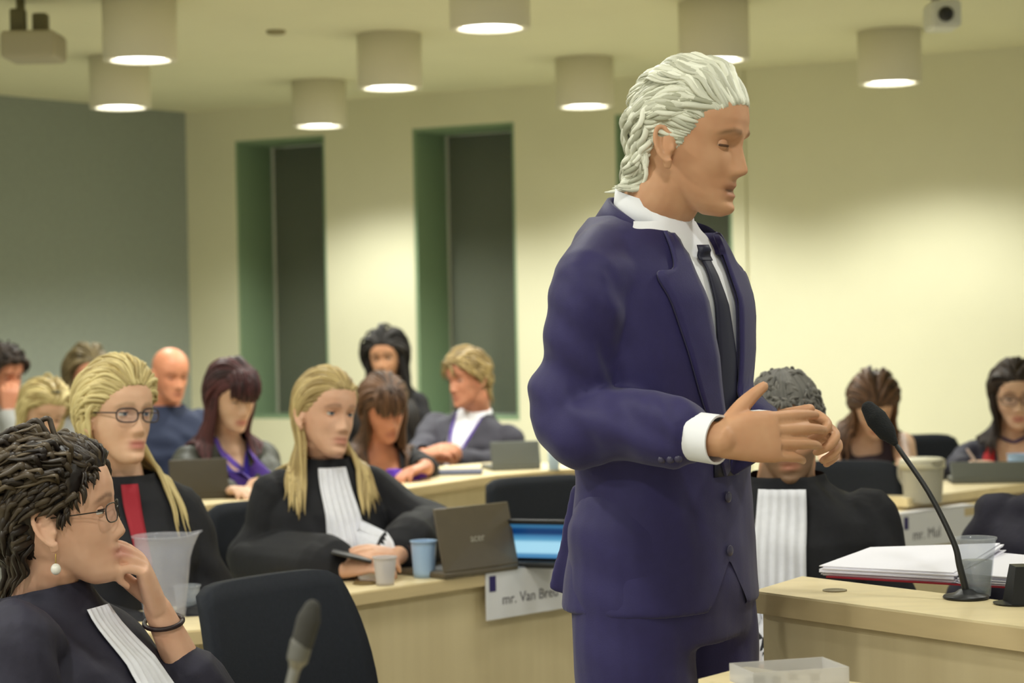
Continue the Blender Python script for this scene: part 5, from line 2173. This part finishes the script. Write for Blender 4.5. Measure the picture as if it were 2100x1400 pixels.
def long_hair(m, L=(.3, .42), bangs=False, part=0.0, th=.016, n=(150, 130, 150), fwd=.12, wave=.003, line=None, marg=(.010, .022), r=.0068):
    ln = line or [(0, .070), (22, .066), (40, .050), (60, .020), (76, -.012), (90, -.02), (115, -.05), (140, -.085), (180, -.095)]

    def f(p, mb, rg, b):
        hair_cap(mb, p.hf, ln, th * .4, 1, .3, .001, 4)
        hf = p.hf
        fr = lambda q: (q.uniform(.06, .118), math.radians(q.uniform(-80, 80)))
        bk = lambda q: (q.uniform(-.06, .11), math.radians(q.uniform(80, 180)) * q.choice((-1, 1)))
        sd = lambda q: (q.uniform(-.02, .06), math.radians(q.uniform(70, 130)) * q.choice((-1, 1)))
        if bangs:
            ff = lambda q: (q.uniform(.075, .112), math.radians(q.uniform(-58, 58)))
            locks(mb, hf, rg, 120, ff, lambda q, k: (q[0] * 3 + k.normal() * .1, 1, -.05), (.070, .088), r=r, g=.17, gvec=(0, .05, -1), margin=(.008, .015), fem=1, line=ln, tint=(0, .9), lift=.1, taper=.5)
            locks(mb, hf, rg, n[0], fr, lambda q, k: ((q[0]) * 20, -.4, .2), (L[0] * .9, L[1]), r=r, g=.17, gvec=(0, -.02, -1), margin=marg, wave=wave, wl=.12, fem=1, bvh=b, line=[(0, .1), (50, .09), (70, .04), (90, 0), (180, -.09)], tint=(0, 1), lift=.15)
        else:
            locks(mb, hf, rg, n[0], fr, lambda q, k: ((q[0] - part) * 22, -.45, .2), (L[0] * .8, L[1]), r=r, g=.16, gvec=(0, -.10, -1), margin=marg, wave=wave, wl=.12, fem=1, bvh=b, line=ln, tint=(0, 1), lift=.2)
        locks(mb, hf, rg, 70, zone_edge(20, 90, ln), lambda q, k: ((q[0] - part) * 14, -.8, .1), (.12, .2), r=r * .8, g=.14, gvec=(0, -.25, -1), margin=(.005, .012), fem=1, line=ln, tint=(0, 1), lift=.05)
        locks(mb, hf, rg, n[1], bk, lambda q, k: (np.sign(q[0]) * .3, -.4, -.9), L, r=r, g=.16, margin=marg, wave=wave, wl=.13, fem=1, bvh=b, line=ln, tint=(0, .8))
        locks(mb, hf, rg, n[2], sd, lambda q, k: (np.sign(q[0]) * .35, .0, -1), L, r=r, g=.18, gvec=(0, fwd, -1), margin=marg, wave=wave, wl=.13, fem=1, bvh=b, line=ln, tint=(0, 1))
        return m
    return f


def short_hair(m, ln=None, th=.012, n=200, L=(.03, .055), flow=(.0, -.7, .2), marg=(.008, .018), lift=.3, r=.0062):
    def f(p, mb, rg, b):
        hair_cap(mb, p.hf, ln or LINE, th * .7, 0, .3, .002, 6)
        locks(mb, p.hf, rg, n, lambda q: (q.uniform(-.07, .118), math.radians(q.uniform(-180, 180))), lambda q, k: (q[0] * 2 + flow[0] + k.normal() * .25, flow[1] + k.normal() * .25, flow[2]), L, r=r, g=.10, margin=marg, line=ln or LINE, tint=(0, 1), lift=lift, steps=8)
        return m
    return f


vcut = lambda w0, w1, z1: (lambda x, y, z: (y > 0) & (z > z1) & (np.abs(x) < np.interp(-z, [-.03, -z1], [w0, w1])))

LEATHER = mat('dark_leather', lin(58, 58, 48), .58, .4, noise=.12, nscale=30, bump=.15, bscale=60)
BLUETOP = mat('violet_blue_top', lin(58, 40, 158), .6)
DNAVY = mat('dark_blue_knit', lin(34, 42, 66), .8)
CHAR = mat('charcoal_jacket', lin(56, 54, 64), .75, bump=.06, bscale=300)
BLK = mat('black_knit', lin(28, 26, 28), .85)
GREYP = mat('pale_grey_shirt', lin(150, 150, 146), .8)
DBLZ = mat('dark_blazer', lin(40, 38, 54), .75)
REDS = mat('red_scarf', lin(176, 26, 34), .7, noise=.2, nscale=25)


def flower_mat():
    m = mat('patterned_dress', lin(52, 36, 44), .75)
    nt = m.node_tree
    b = nt.nodes['Principled BSDF']
    tc = nt.nodes.new('ShaderNodeTexCoord')
    v = nt.nodes.new('ShaderNodeTexVoronoi')
    v.inputs['Scale'].default_value = 16
    nt.links.new(tc.outputs['Object'], v.inputs['Vector'])
    r = nt.nodes.new('ShaderNodeValToRGB')
    r.color_ramp.interpolation = 'CONSTANT'
    e = r.color_ramp.elements
    e[0].position, e[0].color = 0, lin(48, 34, 44)
    e[1].position, e[1].color = .55, lin(150, 34, 56)
    for p_, c in ((.68, (60, 46, 52)), (.80, (70, 120, 86)), (.87, (196, 178, 160)), (.93, (44, 32, 40))):
        q = e.new(p_)
        q.color = lin(*c)
    sp = nt.nodes.new('ShaderNodeSeparateColor')
    nt.links.new(v.outputs['Color'], sp.inputs[0])
    nt.links.new(sp.outputs[0], r.inputs['Fac'])
    nt.links.new(r.outputs['Color'], b.inputs['Base Color'])
    return m


# E: auburn fringe, leather jacket
pE, bE = casual('woman with long auburn hair and fringe in dark leather jacket, looking down', P(478, 812, 7.4), 38, 16, -2, S_PALE, long_hair(H_RED, (.30, .40), True, th=.020, marg=(.014, .028), fwd=.05), 34, LEATHER, neck=P(466, 895, 7.46), seed=21,
                cut=vcut(.055, .03, -.30), under=(BLUETOP, lambda x, y, z: (z > .0) | ((y > 0) & (z > -.11) & (np.abs(x) < np.interp(-z, [0, .11], [.07, .02])))), up=2, low=-14,
                arms={'R': dict(E=P(395, 1010, 7.25), W=P(470, 1006, 7.05)), 'L': dict(E=P(560, 1000, 7.35), W=P(540, 990, 7.15))}, cpitch=8)
# lanyard on her
for s in (1, -1):
    g = strip_grid([(s * .058, .005), (s * .045, -.10), (s * .012, -.24)], [(s * .070, .005), (s * .058, -.10), (s * .024, -.24)], 12, 3)
    if s < 0:
        g = [r_[::-1] for r_ in g]
    pE.add('lanyard', PURPLE, patch(bE, pE.cf, g, .004, .002))
# F: bald man
pF, bF = casual('bald man in dark blue top, seated far back by the grey wall', P(350, 768, 9.3), 34, 10, 0, S_RUDDY, None, 30, DNAVY, fem=0, seed=23, up=4, low=-15, face=dict(browk=.5))
# G: far left man with hand at chin
HG = P(6, 766, 9.0)
WG = P(16, 845, 8.86)
pG, bG = casual('dark haired man at left edge resting his chin on one hand', HG, 52, 14, 4, S_RED, short_hair(H_DBR, th=.022, L=(.03, .06), marg=(.018, .030), flow=(0, .1, .5), lift=.5), 40, GREYP, fem=0, seed=25, up=4, low=-15,
                arms={'L': dict(E=P(40, 930, 8.75), W=WG, d=P(20, 800, 8.86) - WG, n=(.3, -.8, .2), curl=((50, 60, 40), (52, 62, 40), (54, 64, 40), (56, 66, 40)), sleeve=.85)})
# H: woman with ash brown hair
pH, bH = casual('woman with ash brown shoulder length hair against the grey wall', P(178, 770, 9.4), 30, 6, -3, S_RED, long_hair(H_ASH, (.16, .24), th=.022, marg=(.016, .034), wave=.006), 30, GREYP, seed=27)
# I: bowed blonde between
pI, bI = casual('bowed blonde woman with dark hair clip behind the front woman', P(88, 842, 7.9), 36, 26, -8, S_FAIR2, long_hair(H_BLOND, (.16, .24), th=.016), 36, GREYP, seed=29, up=0, low=-14)
V, F = ellipsoid(pI.hf.w((.010, .055, .108)), (.028, .012, .008), None, 14, 8)
pI.add('hair_clip', mat('olive_clip', lin(84, 76, 40), .5), (V, F))
# J: black hair, in front of the white pier
pJ, bJ = casual('woman with long black hair before the bright pier between windows', P(790, 734, 10.2), -8, 2, 3, S_OLIVE, long_hair(H_BLACK, (.36, .52), th=.026, marg=(.020, .050), fwd=.0, part=.0, r=.009), -5, BLK, seed=31)
# K: brown hair, bowed
pK, bK = casual('brown haired woman bowing over the desk in a black top', P(788, 836, 7.9), 24, 22, 6, S_RED, long_hair(H_BROWN, (.34, .44), True, th=.018, marg=(.012, .026), fwd=.10), 22, BLK, neck=P(776, 910, 7.98), seed=33, up=-2, low=-14,
                cut=lambda x, y, z: (y > -.02) & (z > -.105) & (np.abs(x) < .066), name='top', cpitch=10, arms={'L': dict(E=P(872, 960, 7.95), W=P(872, 958, 7.62), d=(-.6, -.6, -.1), sleeve=.55), 'R': dict(E=P(706, 985, 7.85), W=P(760, 985, 7.60), sleeve=.6)})
# L: man leaning back
HL = P(960, 776, 9.1)
pL, bL = casual('sandy haired man in charcoal jacket and white shirt with purple lanyard, turned left', HL, -50, 6, 6, S_RED, short_hair(H_SANDY, [(0, .074), (25, .072), (45, .060), (60, .028), (74, -.004), (84, .004), (100, .002), (112, -.045), (135, -.095), (180, -.105)], .014, 240, (.05, .10), (0, -.7, -.3), (.010, .022), .15), -24, CHAR,
                neck=P(972, 850, 9.15), fem=0, seed=35, cut=vcut(.070, .012, -.40), under=(SHIRT, lambda x, y, z: z > .02), croll=-8, cpitch=-6, hs=1.04, up=10, low=-16,
                arms={'R': dict(E=P(862, 935, 9.0), W=P(868, 934, 8.75), d=(.6, -.2, .2), n=(-.3, -.5, .8), sleeve=.8), 'L': dict(E=P(1046, 955, 9.05), W=P(925, 940, 8.78), d=(-.9, -.1, .15), n=(.1, -.4, .9), sleeve=.85)})
ring = [pL.cf.w((.066 * sin(a), -.012 - .066 * cos(a), .035 - .045 * (abs(a) / pi) ** 1.5)) for a in np.radians(np.linspace(-165, 165, 31))]
pL.add('shirt_collar', SHIRT, tube(ring, .010, 8, True, (0, 0, 1), .5))
bsh = BVHTree.FromPolygons([Vector(v.co) + Vector(wloc(pL.o)) for v in [c for c in pL.o.children if c.name.startswith('shirt')][0].data.vertices], [tuple(q.vertices) for q in [c for c in pL.o.children if c.name.startswith('shirt')][0].data.polygons])
lan = None
for s in (1, -1):
    g = strip_grid([(s * .060, .0), (s * .036, -.10), (s * .002, -.24)], [(s * .074, .0), (s * .050, -.10), (s * .012, -.24)], 12, 3)
    if s < 0:
        g = [r_[::-1] for r_ in g]
    lan = pL.add('lanyard', PURPLE, patch(bsh, pL.cf, g, .008, .002))
h = project(bsh, pL.cf, .012, -.25, .01)
V, F = rbox(.034, .004, .012, .003)
pL.add('badge_clip', M_PLASTIC, (V @ pL.cf.B + h, F))
# N: bowed girl in a patterned strap dress
DRESS = flower_mat()
pN, bN = casual('bowed girl with long brown hair in patterned strap dress, writing', P(1792, 826, 7.85), -6, 46, 4, S_PALE, long_hair(H_BROWN, (.26, .38), th=.018, marg=(.012, .026), fwd=.10, part=-.01), -4, DRESS, neck=P(1775, 872, 8.0), seed=37, up=-6, low=-14,
                cut=lambda x, y, z: (z > -.085) & ((np.abs(x) > .095) | (np.abs(x) < .06)), sleeve_end=.02, name='dress', cpitch=24, arms={'R': dict(E=P(1712, 985, 7.75), W=P(1800, 975, 7.55), sleeve=.01), 'L': dict(E=P(1862, 960, 7.8), W=P(1838, 968, 7.55), sleeve=.01)}, srad=(.030, .03, .03))
# O: woman in red scarf
WO = P(1995, 955, 7.88)
pO, bO = casual('woman with glasses, dark bob and red scarf, holding a pen', P(2082, 812, 8.1), -6, 6, 2, S_PALE, long_hair(H_DBR, (.20, .27), th=.018, marg=(.012, .024), fwd=.02, part=.015), -8, DBLZ, neck=P(2076, 886, 8.16), hs=1.06, seed=39,
                cut=vcut(.075, .05, -.22), under=(BLK, lambda x, y, z: (z > -.16) & (y > 0)), arms={'R': dict(E=P(1965, 960, 8.1), W=WO, d=(.75, -.4, -.1), n=(-.3, -.5, .8), sleeve=.85), 'L': dict(E=P(2170, 985, 8.1), W=P(2100, 965, 7.9))})
pO.glasses(FRAME, LENS, thick=.0016)
for s in (1, -1):
    g = strip_grid([(s * .052, .015), (s * .062, -.10), (s * .050, -.24)], [(s * .090, .0), (s * .122, -.12), (s * .110, -.30)], 14, 5)
    if s < 0:
        g = [r_[::-1] for r_ in g]
    pO.add('scarf', REDS, patch(bO, pO.cf, g, .004, .006, lambda u, v: .003 * sin(v * 9 + u * 4)))
ring = [pO.cf.w((.060 * sin(a), -.012 - .060 * cos(a), .012 - .045 * (abs(a) / pi) ** 1.5)) for a in np.linspace(-pi, pi, 33)]
pO.add('choker', mat('violet_choker', lin(64, 52, 96), .6), tube(ring, .0065, 8, False, (0, 0, 1), .6))
mb = MB()
mb.add(*tube([P(1984, 922, 7.80), P(2014, 966, 7.82)], .005, 10))
tag(mb.build('pen', mat('pale_pen', lin(222, 200, 200), .4)), 'pale pen held by the woman in red scarf', 'pen')
